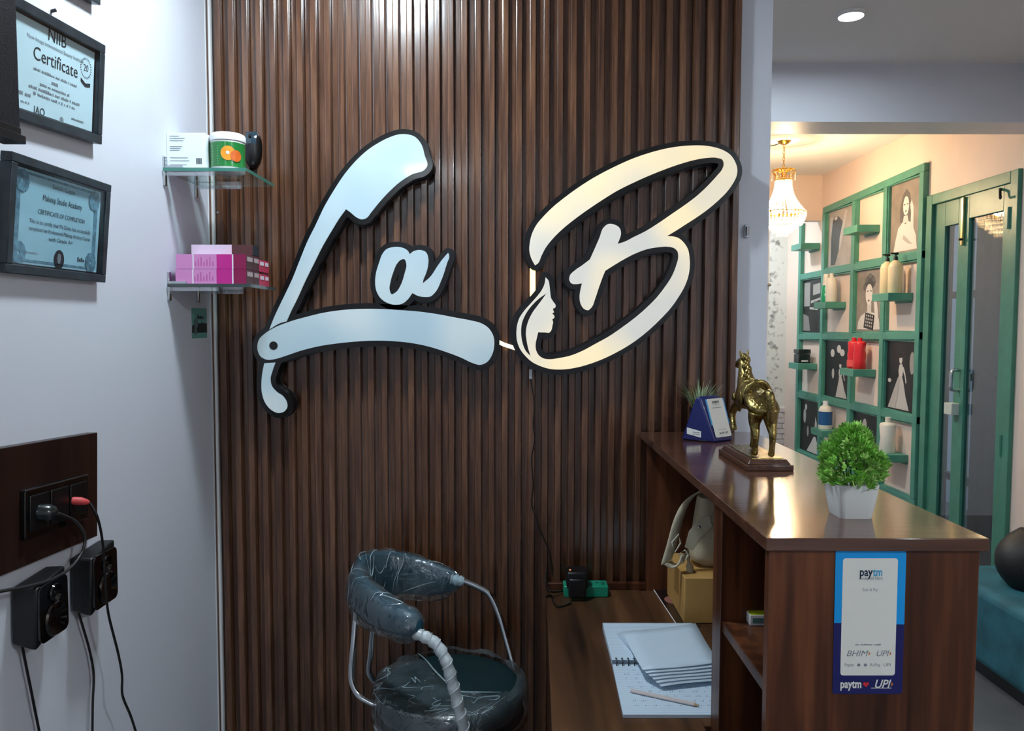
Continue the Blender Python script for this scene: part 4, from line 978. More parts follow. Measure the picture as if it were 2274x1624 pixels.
ob('extension_cord', MB().tube(smooth3([onY(1215, 1255, CYF-.006)+Vector((0, -.006, 0)), onY(1212, 1290, CYF-.03), onZ(1222, 1314, DT+.018), onZ(1252, 1313, DT+.006)], 5), .0024, 6), 'cable_black', label='black cord entering the left end of the green power strip', cat='cord')
# dark flyer
fl = [onZ(*q, DT+.0005) for q in ((1452, 1311), (1512, 1311), (1560, 1393), (1506, 1393))]
t = thing('flyer', 'dark glossy flyer with pink print lying half under the cardboard box', 'flyer', fl[0])
ob('sheet', MB().prism([fl[3], fl[2], fl[1], fl[0]], (0, 0, .0006)), mat('flyer_dark', (34, 22, 26), .25, coat=.3), t, smooth=0)
ob('white_edge', MB().tube([fl[0]+Vector((0, 0, .0008)), fl[3]+Vector((0, 0, .0008))], .0012, 6), 'plain_white', t)
cf = (fl[0]*.45+fl[1]*.25+fl[2]*.1+fl[3]*.2)
ob('pink_print', MB().prism([cf+Vector((math.cos(a)*.026+.012, math.sin(a)*.03, .0007)) for a in [2*math.pi*k/16 for k in range(16)]], (0, 0, .0003)), mat('flyer_pink', (150, 100, 90), .35), t, smooth=0)
lp = onZ(1500, 1318, DT+.0012); lf = thing('h', 'x', 'x', M=basis(lp, (1, 0, 0), (0, 1, 0))); under(scribble(0, 0, .034, .009, 'plain_white', lf, .0004, 15), t); bpy.data.objects.remove(lf)
# cardboard box
c0, c1 = onZ(1519, 1386, DT), onZ(1491, 1320, DT)
cy1 = min(c1.y, CYF-.03); hb = onY(1545, 1284, c0.y).z-DT
t = thing('cardboard_box', 'flat tan cardboard box on the desk beneath the beige handbag', 'box', (c0.x+.1, c0.y+.1, DT))
mat('cardboard', (196, 150, 84), .6, vary=.1, vscale=12)
ob('body', MB().box((c0.x, c0.y, DT+.001), (CXR-.05, cy1, DT+hb)), 'cardboard', t, bevel=.002)
ob('lid_flap', MB().box((c0.x-.0012, c0.y+.06, DT+hb*.42), (c0.x+.0001, c0.y+.11, DT+hb+.001)), mat('cardboard_dark', (150, 108, 56), .6), t)
ob('lid_flap', MB().box((c0.x+.02, c0.y+.045, DT+hb), (CXR-.06, c0.y+.115, DT+hb+.0015)), MATS['cardboard'], t)
# handbag
mat('bag_leather', (182, 168, 140), .5, bump=.25, bscale=220, vary=.08, vscale=10); mat('bag_strap', (198, 186, 160), .42)
bz0 = DT+hb+.002; bcx, bcy = .532, 1.925
t = thing('handbag', 'beige leather handbag with wide strap and buckle under the counter', 'handbag', (bcx, bcy, bz0))
by = 1.85
tl = onY(1548, 1118, by); bl_ = onY(1541, 1312, by)
rows = []
hgt = tl.z-bz0
for i in range(13):
    f = i/12; z = bz0+hgt*f; hw = .085*(1-.18*f)*(math.sin(min(1, f*6+.25)*math.pi/2)**.6); hd = .052*(1-.45*f)*(math.sin(min(1, f*5+.25)*math.pi/2)**.6)
    rows.append([(bcx+.01*f+(abs(math.cos(a))**.55*math.copysign(1, math.cos(a)))*hw, bcy+(abs(math.sin(a))**.6*math.copysign(1, math.sin(a)))*hd+.003*math.sin(6*f+3*a), z) for a in [2*math.pi*k/28 for k in range(29)]])
g = MB().grid(rows); g.poly([Vector(p) for p in rows[0][:-1]][::-1]); g.poly([Vector(p) for p in rows[-1][:-1]])
ob('body', g, 'bag_leather', t, smooth=60)
yb = bcy-.075
def ribbon(pts, w, ma, name, wdir=(0, 1, 0), solid=.004):
    P_ = smooth3(pts, 6); W_ = Vector(wdir).normalized()*w/2
    return ob(name, MB().grid([[p_-W_ for p_ in P_], [p_ for p_ in P_], [p_+W_ for p_ in P_]]), ma, t, smooth=60, solid=solid)
def scr(pts, Y): return [onY(*p_[:2], Y+(p_[2] if len(p_) > 2 else 0)) for p_ in pts]
ribbon(scr([(1580, 1088, .03), (1550, 1094, .02), (1525, 1115, .01), (1508, 1150), (1494, 1200), (1480, 1248)], yb), .032, 'bag_strap', 'strap', (.85, .35, .38))
ribbon(scr([(1482, 1250), (1497, 1258), (1512, 1250), (1520, 1230)], yb), .026, 'bag_strap', 'strap_loop', (.7, .7, .1))
fl_ = MB().prism(scr([(1576, 1146), (1582, 1170), (1556, 1196), (1538, 1224), (1520, 1216), (1530, 1180), (1556, 1150)], yb+.005)[::-1], (.002, .004, 0))
ob('strap_tab', fl_, 'bag_strap', t, bevel=.001)
ob('rivet', MB().ball(onY(1553, 1171, yb), .0042), 'chrome', t)
bk = scr([(1492, 1205), (1507, 1187), (1511, 1207), (1498, 1228)], yb-.006)
ob('buckle', MB().tube(bk, .0022, 8, closed=True), mat('buckle_cream', (205, 198, 178), .35), t)
bk = scr([(1508, 1230), (1521, 1222), (1528, 1232), (1518, 1250)], yb-.006)
ob('buckle', MB().tube(bk, .0020, 8, closed=True), MATS['buckle_cream'], t)
ob('side_gusset', MB().tube(smooth3(scr([(1526, 1222), (1530, 1250), (1536, 1280), (1546, 1300)], yb+.012), 5), [.004]*6+[.009]*6+[.005]*4, 8), 'bag_leather', t, smooth=60)
# small yellow and white packet in the cubby
ya, yb_ = onZ(1661, 1384, SZ), onZ(1697, 1384, SZ)
t = thing('small_packet', 'small yellow topped white packet on the side shelf of the counter', 'packet', (ya.x, ya.y, SZ))
ob('body', MB().box((ya.x, ya.y-.012, SZ), (ya.x+.05, ya.y+.03, SZ+.018)), 'plain_white', t, bevel=.001)
ob('top_print', MB().box((ya.x+.001, ya.y-.011, SZ+.018), (ya.x+.049, ya.y+.029, SZ+.0186)), mat('lime_print', (196, 206, 40), .4), t)
ob('side_print', MB().box((ya.x+.004, ya.y-.0126, SZ+.004), (ya.x+.046, ya.y-.012, SZ+.013)), mat('teal_print', (90, 130, 130), .4), t)
# spiral notebook, loose pages, pencil
nl0, nl1, nl2 = onZ(1338, 1393, DT+.004), onZ(1360, 1478, DT+.004), onZ(1384, 1590, DT+.004)
NXR = .43
t = thing('spiral_notebook', 'open spiral notebook with handwritten page lying on the desk', 'notebook', (.31, nl1.y, DT))
mat('page', (206, 222, 236), .6)
ysp = nl1.y
def ruled(name):
    M = bpy.data.materials.new(name); M.use_nodes = True; nt = M.node_tree; N = nt.nodes; b = N['Principled BSDF']; b.inputs['Roughness'].default_value = .6
    tc = N.new('ShaderNodeTexCoord'); sp = N.new('ShaderNodeSeparateXYZ'); nt.links.new(tc.outputs['Object'], sp.inputs[0])
    a = N.new('ShaderNodeMath'); a.operation = 'MULTIPLY'; a.inputs[1].default_value = 130; nt.links.new(sp.outputs[1], a.inputs[0])
    f = N.new('ShaderNodeMath'); f.operation = 'FRACT'; nt.links.new(a.outputs[0], f.inputs[0])
    c = N.new('ShaderNodeMath'); c.operation = 'LESS_THAN'; c.inputs[1].default_value = .12; nt.links.new(f.outputs[0], c.inputs[0])
    mx = N.new('ShaderNodeMix'); mx.data_type = 'RGBA'; nt.links.new(c.outputs[0], mx.inputs[0]); mx.inputs[6].default_value = (*lin((206, 222, 236)), 1); mx.inputs[7].default_value = (*lin((160, 182, 204)), 1)
    nt.links.new(mx.outputs[2], b.inputs['Base Color']); MATS[name] = M
ruled('ruled_page')
ob('lower_leaf', MB().hexa([(nl2.x, nl2.y, DT), (NXR, nl2.y, DT), (NXR, ysp, DT), (nl1.x, ysp, DT)], [(nl2.x, nl2.y, DT+.006), (NXR, nl2.y, DT+.006), (NXR, ysp, DT+.006), (nl1.x, ysp, DT+.006)]), 'ruled_page', t, smooth=0)
ob('upper_leaf', MB().hexa([(nl1.x, ysp+.008, DT), (NXR, ysp+.008, DT), (NXR, nl0.y, DT), (nl0.x, nl0.y, DT)], [(nl1.x, ysp+.008, DT+.012), (NXR, ysp+.008, DT+.012), (NXR, nl0.y, DT+.014), (nl0.x, nl0.y, DT+.014)]), 'ruled_page', t, smooth=0)
for k in range(17):
    xx = nl1.x+.008+k*.0125
    ob('spiral_ring', MB().tube([(xx+.001*math.sin(a), ysp+.003+math.cos(a)*.011, DT+.009+math.sin(a)*.0085) for a in [math.pi*(-.1+1.2*q/8) for q in range(9)]], .0011, 6), 'black_plastic', t, smooth=60)
hw = MB(); rr_ = random.Random(11)
for ln_ in range(9):
    yy = ysp-.03-ln_*.0185; x = nl1.x+.018+(.02 if ln_ % 3 == 0 else 0)
    while x < NXR-.03:
        wl = rr_.uniform(.006, .016)
        for q in range(int(wl/.004)): hw.add([(x+q*.004, yy, DT+.0064), (x+q*.004+.0012, yy, DT+.0064), (x+q*.004+.0025, yy+rr_.uniform(.003, .007), DT+.0064), (x+q*.004+.0014, yy+rr_.uniform(.003, .007), DT+.0064)], [(0, 1, 2, 3)])
        x += wl+rr_.uniform(.004, .014)
ob('handwriting', hw, mat('pen_grey', (120, 134, 152), .6), t, kind='stuff', smooth=0)
lp = [onZ(1180+x*.3597, 1040+y*.3597, DT+.02) for x, y in ((530, 1012), (1000, 964), (1150, 1100), (1130, 1290), (800, 1335), (740, 1225))]
t = thing('loose_papers', 'curling stack of loose white sheets on top of the spiral notebook', 'papers', lp[0])
for k in range(6):
    a0, a1 = lp[0]+Vector((.002*k, -.001*k, 0)), lp[1]+Vector((.001*k, 0, 0)); e0 = lp[4]+Vector((-.006*k, .007*k, 0)); e1 = lp[3]+Vector((.02, .008*k, 0))
    rows = []
    for i in range(9):
        f = i/8; L0 = a0.lerp(e0, f); L1 = a1.lerp(e1, f); z_ = DT+.0155+.0012*k+.010*f*f*(k/5)
        rows.append([Vector((*L0.lerp(L1, g_/6).xy, z_+.0012*math.sin(g_*.8+k*.4))) for g_ in range(7)])
    ob('sheet', MB().grid(rows), 'page', t, smooth=60, solid=.0007)
pp0, pp1 = onZ(1401, 1534, DT+.010), onZ(1553, 1567, DT+.010)
t = thing('pencil', 'cream pencil lying across the handwritten notebook page', 'pencil', pp0)
dv = (pp1-pp0); ob('barrel', MB().tube([pp0, pp0+dv*.93], .0036, 6), mat('pencil_cream', (214, 200, 196), .4), t, smooth=0)
ob('sharpened_tip', MB().tube([pp0+dv*.93, pp0+dv*.985], [.0034, .0010], 8), mat('pencil_wood', (196, 160, 120), .6), t); ob('lead', MB().tube([pp0+dv*.985, pp1], [.0010, .0003], 6), 'ink', t)

# ------------------------------------------------------------------ round chair wrapped in plastic film
mat('chair_teal', (20, 64, 80), .40, vary=.2, vscale=14); mat('seat_teal', (12, 42, 46), .35)
glassy('film', (1, 1, 1), .07, .08, haze=.05, bump=1., bscale=22, haze_col=(.62, .78, .86))
mat('film_white', (190, 198, 202), .35, coat=.3, vary=.15, vscale=50, trans=0)
scx, scy, sz_, sr = -.147, 1.80, onY(998, 1515, 1.80).z, .178
t = thing('round_chair', 'round teal chair with horseshoe back still wrapped in plastic film', 'chair', (scx, scy, 0))
st_p = [(.001, -.055), (sr*.9, -.055), (sr*.985, -.045), (sr, -.025), (sr*.97, -.008), (sr*.85, .002), (sr*.5, .004), (.001, .004)]
ob('seat', MB().lathe(st_p, (scx, scy, sz_), 48), 'seat_teal', t, smooth=50)
def film_open(u, v): return u*u+v*v < .80 and v > -.42+.05*math.sin(u*9) and (u+.52)*(-1.12)-(v-.73)*.62 < .03*math.sin(v*14)
NR, NA = 22, 84; V_ = []; F_ = []
prof_f = [(1.02, -.088), (1.05, -.062), (1.055, -.03), (1.03, -.006)]+[(1-.98*q/(NR-5), .006+.004*min(1, q/3)) for q in range(NR-4)]
for i, (r_, z_) in enumerate(prof_f):
    for k in range(NA):
        a = 2*math.pi*k/NA; w_ = .006*noise.noise(Vector((math.cos(a)*r_*4, math.sin(a)*r_*4, i*.35)))+.003*abs(noise.noise(Vector((math.cos(a)*r_*11, math.sin(a)*r_*11, i*.5))))
        V_.append((scx+math.cos(a)*(r_*sr+w_), scy+math.sin(a)*(r_*sr+w_), sz_+z_+max(-.001, w_)))
for i in range(NR-1):
    for k in range(NA):
        a = 2*math.pi*(k+.5)/NA; r_ = (prof_f[i][0]+prof_f[i+1][0])/2
        if i > 3 and film_open(math.cos(a)*r_, math.sin(a)*r_): continue
        F_.append((i*NA+k, i*NA+(k+1) % NA, (i+1)*NA+(k+1) % NA, (i+1)*NA+k))
ob('seat_film', MB().add(V_, F_), 'film', t, smooth=60)
ob('seat_ring', MB().tube([(scx+math.cos(a)*sr*1.01, scy+math.sin(a)*sr*1.01, sz_-.072) for a in [2*math.pi*k/48 for k in range(48)]], .009, 10, closed=True), 'chrome', t, smooth=60)
ob('seat_pan', MB().lathe([(.001, -.075), (sr*.96, -.075), (sr*.96, -.056), (.001, -.056)], (scx, scy, sz_), 40), 'black_plastic', t)
# back cushion: tapered horseshoe
zc = lambda p_, Y: onY(*p_, Y)
pathpx = [((1018, 1290), 1.99), ((960, 1287), 2.005), ((900, 1275), 2.01), ((850, 1277), 1.985), ((812, 1290), 1.93), ((796, 1306), 1.86), ((806, 1328), 1.78), ((838, 1352), 1.71), ((880, 1375), 1.655), ((932, 1393), 1.61)]
path = smooth3([zc(p_, Y) for p_, Y in pathpx], 5); K = len(path)
def hscale(i):
    f = i/(K-1); e = math.sin(math.pi*min(1, f/.12)/2) if f < .12 else (math.sin(math.pi*min(1, (1-f)/.06)/2) if f > .94 else 1)
    return e, f
rv = [(.034+.026*math.sin(math.pi*f)**1.5)*(.45+.55*e)*(1.15 if f < .5 else .92) for e, f in map(hscale, range(K))]
rh = [(.020+.010*f)*(.35+.65*e) for e, f in map(hscale, range(K))]
ob('back_cushion', MB().tube(path, rh, 18, ry=rv, upv=(0, 0, 1)), 'chair_teal', t, smooth=70)
def wob(i, k): return 1.12+.16*noise.noise(Vector((i*.42, k*.5, 2.)))-.10*abs(noise.noise(Vector((i*.9, k*.35, 7.))))
fmv = MB(); n_k = 22; vs = []
for i, p_ in enumerate(path):
    tt = (path[min(i+1, K-1)]-path[max(i-1, 0)]).normalized(); u_ = (Vector((0, 0, 1))-tt*tt.z).normalized(); v_ = tt.cross(u_)
    for k in range(n_k):
        a = 2*math.pi*k/n_k; s_ = wob(i, k); low = 1.22 if math.sin(a) < -.3 else 1.
        vs.append(p_+u_*math.sin(a)*rv[i]*s_*low+v_*math.cos(a)*rh[i]*s_*1.08)
fmv.add(vs, [(i*n_k+k, i*n_k+(k+1) % n_k, (i+1)*n_k+(k+1) % n_k, (i+1)*n_k+k) for i in range(K-1) for k in range(n_k)])
ob('back_film', fmv, 'film', t, smooth=70)
# creases of the film, thin raised folds, coloured pale to stand in for highlights
cre = MB(); rc_ = random.Random(4)
def crease(pts, r=.0011): 
    q = smooth3(pts, 5); cre.tube(q, [r*(.25+.75*math.sin(math.pi*i/(len(q)-1))) for i in range(len(q))], 5)
def oncush(i, a, k=1.13):
    i = max(0, min(K-1, i)); p_ = path[i]; tt = (path[min(i+1, K-1)]-path[max(i-1, 0)]).normalized(); u_ = (Vector((0, 0, 1))-tt*tt.z).normalized(); v_ = tt.cross(u_)
    return p_+u_*math.sin(a)*rv[i]*k+v_*math.cos(a)*rh[i]*k*1.06
for q in range(34):
    i0 = rc_.randint(2, K-8); a0 = rc_.uniform(0, 2*math.pi); 
    if q < 20: crease([oncush(i0+d*rc_.choice((1, 2)), a0+d*rc_.uniform(-.1, .35)) for d in range(4)], rc_.uniform(.0006, .0012))
    else: crease([oncush(i0+(d > 1), a0+d*.5) for d in range(4)], rc_.uniform(.0006, .0011))
for q in range(26):
    a0 = rc_.uniform(math.pi*.75, math.pi*1.75); r0 = rc_.uniform(.35, .98)
    pts = []
    for d in range(4):
        a_ = a0+d*rc_.uniform(-.06, .16); r_ = min(1.03, r0+d*rc_.uniform(-.05, .09)); pts.append((scx+math.cos(a_)*r_*sr, scy+math.sin(a_)*r_*sr, sz_+(.0125 if r_ < .9 else .0125-(r_-.9)*.06)))
    if not any(film_open((p_[0]-scx)/sr, (p_[1]-scy)/sr) for p_ in pts): crease(pts, rc_.uniform(.0006, .0012))
ed_ = [(-.52, .73), (-.38, .50), (-.22, .18), (-.05, -.14), (.12, -.40), (.40, -.42), (.70, -.44)]
crease([(scx+u*sr, scy+v*sr, sz_+.013+.001*math.sin(i*2.3)) for i, (u, v) in enumerate(ed_)], .0022)
ob('film_creases', cre, 'film_bunch_pale' if 'film_bunch_pale' in MATS else mat('film_bunch_pale', (176, 196, 204), .2, coat=.5, alpha=.75), t, kind='stuff', smooth=60)
# chrome arms
def tubepx(name, pts, r, ma, n=12): return ob(name, MB().tube(smooth3([onY(x, y, Y) for x, y, Y in pts], 7), r, n), ma, t, smooth=70)
tubepx('arm_tube', [(1000, 1284, 1.99), (1030, 1291, 1.99), (1062, 1304, 1.985), (1088, 1322, 1.98), (1108, 1365, 1.97), (1124, 1420, 1.955), (1140, 1480, 1.93), (1146, 1530, 1.90), (1140, 1575, 1.87)], .0085, 'chrome')
ob('film_knot', MB().tube(smooth3([onY(1000, 1286, 1.985), onY(1014, 1289, 1.985), onY(1030, 1292, 1.985)], 4), [.010, .015, .011, .014, .017, .013, .015, .012, .011], 12), mat('film_bunch', (150, 172, 180), .25, coat=.5, bump=.9, bscale=120), t, smooth=60)
wrapped = smooth3([onY(x, y, Y) for x, y, Y in ((905, 1400, 1.63), (935, 1411, 1.61), (965, 1428, 1.60), (988, 1462, 1.59), (1003, 1510, 1.585), (1017, 1565, 1.58), (1030, 1620, 1.58), (1040, 1680, 1.59), (1043, 1740, 1.63), (1040, 1770, 1.69))], 7)
ob('wrapped_arm', MB().tube(wrapped, [.0125+.0012*math.sin(i*1.5) for i in range(len(wrapped))], 14), 'film_white', t, smooth=70)
hel = []
for q in range(len(wrapped)*6-6):
    i, f = divmod(q, 6); p_ = wrapped[i].lerp(wrapped[i+1], f/6); tt = (wrapped[i+1]-wrapped[i]).normalized(); u_ = tt.orthogonal().normalized() if abs(tt.y) > .9 else tt.cross(Vector((0, 1, 0))).normalized(); v_ = tt.cross(u_)
    hel.append(p_+(u_*math.cos(q*.28)+v_*math.sin(q*.28))*.0132)
ob('wrap_edge', MB().tube(hel, .0011, 5), 'film_white', t, smooth=70)
tubepx('back_support', [(792, 1330, 1.80), (790, 1370, 1.79), (785, 1430, 1.77), (780, 1490, 1.76), (783, 1520, 1.755), (797, 1545, 1.75), (820, 1560, 1.745), (850, 1572, 1.74)], .0072, 'chrome')
tubepx('back_support', [(829, 1370, 1.77), (827, 1400, 1.80), (823, 1450, 1.83), (819, 1485, 1.85), (823, 1503, 1.855), (836, 1518, 1.86), (860, 1530, 1.86)], .0072, 'chrome')
ob('column', MB().lathe([(.03, .06), (.03, sz_-.3), (.022, sz_-.3), (.022, sz_-.075)], (scx, scy, 0), 20), 'chrome', t)
for k in range(5):
    a = 2*math.pi*k/5+.3; e = Vector((scx+math.cos(a)*.19, scy+math.sin(a)*.19, .07))
    if e.y > 2.04: e.y = 2.04
    lg = ob('base_leg', MB().tube([(scx, scy, .1), e], [.02, .013], 10), 'chrome', t)
    ob('caster', MB().tube([e+Vector((-.012, 0, -.042)), e+Vector((.012, 0, -.042))], .026, 14), 'black_plastic', lg)

# ------------------------------------------------------------------ green display frame on the right wall
FX = RX-.03
def yz(x, y): q = onX(x, y, FX); return q.y, q.z
railpx = [((1828, 468), (2048, 372)), ((1775, 616), (2035, 567)), ((1772, 748), (2035, 746)), ((1770, 876), (2033, 934)), ((1766, 1004), (2031, 1120))]
rails = [(yz(*a), yz(*b)) for a, b in railpx]
def rz(r, Y): (y0, z0), (y1, z1) = rails[r]; return z0+(z1-z0)*(Y-y0)/(y1-y0)
colY = [yz(x, 747)[0] for x in (2036, 1957, 1888, 1823, 1772)]
BW = .046
t = thing('display_frame', 'tall green wooden grid frame fixed to the peach wall', 'display frame', (FX, (colY[0]+colY[4])/2, rz(4, colY[2])))
for r in range(5):
    ys, ye = colY[0]-BW/2, (colY[3]+BW/2 if r == 0 else colY[4]+BW/2)
    e = 0 if r else .0
    ob('rail', MB().hexa([(FX, ys, rz(r, ys)-BW/2), (RX, ys, rz(r, ys)-BW/2), (RX, ye, rz(r, ye)-BW/2), (FX, ye, rz(r, ye)-BW/2)], [(FX, ys, rz(r, ys)+BW/2), (RX, ys, rz(r, ys)+BW/2), (RX, ye, rz(r, ye)+BW/2), (FX, ye, rz(r, ye)+BW/2)]), 'green_paint', t, bevel=.003)
    b = MB()
for c in range(5):
    zt_ = rz(0, colY[c])-BW/2 if c < 4 else rz(1, colY[c])+.42
    ob('stile', MB().box((FX-.002, colY[c]-BW/2, rz(4, colY[c])+BW/2), (RX, colY[c]+BW/2, min(zt_, CEIL))), 'green_paint', t, bevel=.003)
for r in range(4):
    for c in range(4):
        if r == 0 and c == 3: continue
        y0, y1 = colY[c]+BW/2, colY[c+1]-BW/2; zt_, zb_ = rz(r, (y0+y1)/2)-BW/2, rz(r+1, (y0+y1)/2)+BW/2
        b = MB(); k = .008
        b.box((FX+.008, y0, zb_), (RX, y0+k, zt_)); b.box((FX+.008, y1-k, zb_), (RX, y1, zt_)); b.box((FX+.008, y0+k, zb_), (RX, y1-k, zb_+k)); b.box((FX+.008, y0+k, zt_-k), (RX, y1-k, zt_))
        ob('bead', b, 'green_paint', t, smooth=0)
mat('panel_pale', (222, 208, 206), .55)

# posters: flat black and white prints
def pmat(v): return mat(f'print_grey_{v}', (v, int(v*.975), int(v*.95)), .45)
mat('poster_dark', (26, 25, 26), .4, vary=.7, vscale=9); mat('poster_grey', (138, 128, 120), .45, vary=.3, vscale=7); mat('poster_light', (170, 160, 150), .45, vary=.2, vscale=6)
def ell(cx, cy, rx, ry, n=18, rot=0.):
    c_, s_ = math.cos(rot), math.sin(rot); return [(cx+math.cos(a)*rx*c_-math.sin(a)*ry*s_, cy+math.cos(a)*rx*s_+math.sin(a)*ry*c_) for a in [2*math.pi*k/n for k in range(n)]]
GOWN = [('gown', 190, [(.30, .02), (.78, .02), (.66, .22), (.58, .42), (.52, .52), (.44, .52), (.42, .40), (.36, .2)]), ('torso', 200, [(.43, .5), (.55, .5), (.57, .62), (.52, .68), (.44, .66), (.41, .58)]), ('face', 205, ell(.48, .735, .05, .06)), ('hair', 30, ell(.47, .80, .065, .04)), ('arm', 195, [(.55, .6), (.62, .5), (.66, .40), (.69, .42), (.64, .55), (.58, .64)])]
posters = {
 (0, 0): ('poster_grey', 'sepia poster of a long haired woman in white, hand raised to her cheek', [('hair', 92, [(.32, .45), (.30, .62), (.38, .82), (.50, .90), (.62, .82), (.68, .62), (.66, .42), (.5, .38)]), ('dress', 214, [(.12, .03), (.88, .03), (.84, .22), (.70, .40), (.58, .44), (.50, .40), (.40, .44), (.26, .36), (.18, .2)]), ('face', 216, ell(.50, .66, .095, .135)), ('neck', 205, [(.44, .52), (.56, .52), (.6, .42), (.4, .42)]), ('forearm', 210, [(.66, .30), (.76, .30), (.75, .62), (.68, .72), (.63, .66), (.67, .55)]), ('eyes', 60, [(.43, .685), (.48, .69), (.48, .675), (.43, .67)]), ('eyes', 60, [(.53, .69), (.58, .685), (.58, .67), (.53, .675)]), ('lips', 110, ell(.505, .585, .03, .012)), ('fold', 170, [(.42, .2), (.6, .12), (.75, .1), (.6, .18), (.45, .26)])]),
 (0, 2): ('poster_light', 'sepia poster of a dark draped figure seen from the side', [('figure', 70, [(.08, .03), (.30, .03), (.42, .25), (.50, .45), (.58, .62), (.55, .78), (.40, .88), (.25, .90), (.14, .8), (.10, .5)]), ('drape', 180, [(.04, .03), (.12, .03), (.12, .5), (.18, .88), (.08, .92), (.03, .6)]), ('arm', 190, [(.44, .28), (.52, .34), (.62, .62), (.74, .95), (.64, .95), (.54, .7), (.46, .5)]), ('ornament', 200, ell(.30, .86, .06, .03))]),
 (1, 1): ('poster_grey', 'sepia poster of a woman in hair curlers holding a makeup palette', [('hair', 62, ell(.50, .80, .20, .12)), ('curler', 96, ell(.36, .84, .06, .045)), ('curler', 96, ell(.50, .90, .07, .045)), ('curler', 96, ell(.64, .84, .06, .045)), ('curler', 88, ell(.30, .72, .05, .06)), ('shoulders', 206, [(.05, .03), (.90, .03), (.86, .2), (.66, .30), (.40, .32), (.18, .25), (.08, .15)]), ('neck', 196, [(.42, .28), (.58, .28), (.58, .46), (.42, .46)]), ('face', 212, ell(.48, .60, .13, .17)), ('forearm', 208, [(.74, .03), (.88, .05), (.80, .40), (.74, .56), (.66, .52), (.68, .42)]), ('palette', 40, [(.30, .06), (.66, .01), (.70, .26), (.36, .31)]), ('brow', 50, [(.40, .655), (.46, .665), (.46, .65), (.40, .64)]), ('brow', 50, [(.52, .665), (.58, .655), (.58, .64), (.52, .65)]), ('lips', 84, ell(.48, .50, .035, .014))]+[('pan', 176, ell(.385+.075*i+.012*j, .10+.053*j-.008*i, .024, .018, 10)) for i in range(4) for j in range(4)]),
 (1, 3): ('poster_dark', 'black and white poster of a crowded street scene with balcony', [('wall_light', 150, [(.05, .5), (.35, .5), (.35, .95), (.05, .95)]), ('beam', 170, [(.4, .55), (.95, .62), (.95, .66), (.4, .6)]), ('window_light', 160, [(.5, .7), (.85, .73), (.85, .92), (.5, .9)]), ('figure', 22, [(.45, .03), (.75, .03), (.72, .45), (.6, .6), (.5, .45)]), ('pavement', 130, [(.03, .03), (.4, .03), (.3, .3), (.03, .36)]), ('rail', 180, [(.35, .44), (.75, .42), (.75, .46), (.35, .48)])]),
 (2, 0): ('poster_dark', 'dark poster of a bride in a flowing gown with raised hands', GOWN+[('flowers', 150, ell(.85, .7, .08, .16)), ('veil', 176, [(.08, .02), (.34, .02), (.46, .42), (.42, .5)]), ('light', 200, ell(.12, .42, .06, .03))]),
 (2, 2): ('poster_dark', 'dark poster of a seated bride beside a groom in black', [(n_, v_, [(x*.9+.18, y*.78) for x, y in p_]) for n_, v_, p_ in GOWN]+[('blossom', 215, ell(.3, .78, .08, .07)), ('blossom', 220, ell(.55, .86, .08, .07)), ('blossom', 210, ell(.68, .80, .09, .06)), ('shirt', 190, ell(.34, .42, .05, .09))]),
 (3, 1): ('poster_dark', 'dark poster with pale blossoms half hidden by the potted plant', [('blossom', 180, ell(.42, .78, .09, .14, rot=-.3)), ('blossom', 160, ell(.2, .7, .06, .1)), ('blossom', 140, ell(.3, .52, .1, .05))]),
 (3, 3): ('poster_dark', 'dark poster of a couple with a white trailing gown, lowest left', [('gown', 196, [(.35, .02), (.92, .02), (.88, .22), (.78, .34), (.70, .34), (.56, .2)]), ('face', 196, ell(.28, .86, .05, .06)), ('shirt', 170, ell(.22, .68, .07, .14)), ('sleeve', 184, [(.72, .40), (.86, .42), (.84, .62), (.76, .72)]), ('light', 150, ell(.4, .40, .05, .1))]),
}
for (r, c), (bg, label, shapes) in posters.items():
    y0, y1 = colY[c]+BW/2+.009, colY[c+1]-BW/2-.009; ym = (y0+y1)/2; zb_, zt_ = rz(r+1, ym)+BW/2+.009, rz(r, ym)-BW/2-.009
    # seen from the room the far side is on the left, so u runs toward the camera
    Mx = basis((RX-.006, y1, zb_), (0, -1, 0), (0, 0, 1)); wp, hp_ = y1-y0, zt_-zb_
    t = thing('poster', label, 'poster', M=Mx)
    flat('print', [(0, 0), (wp, 0), (wp, hp_), (0, hp_)], bg, t, -.004, .004)
    for i, (nm_, v_, pts) in enumerate(shapes):
        flat(nm_, [(x*wp, y*hp_) for x, y in pts], pmat(v_), t, .0004+.0002*i)

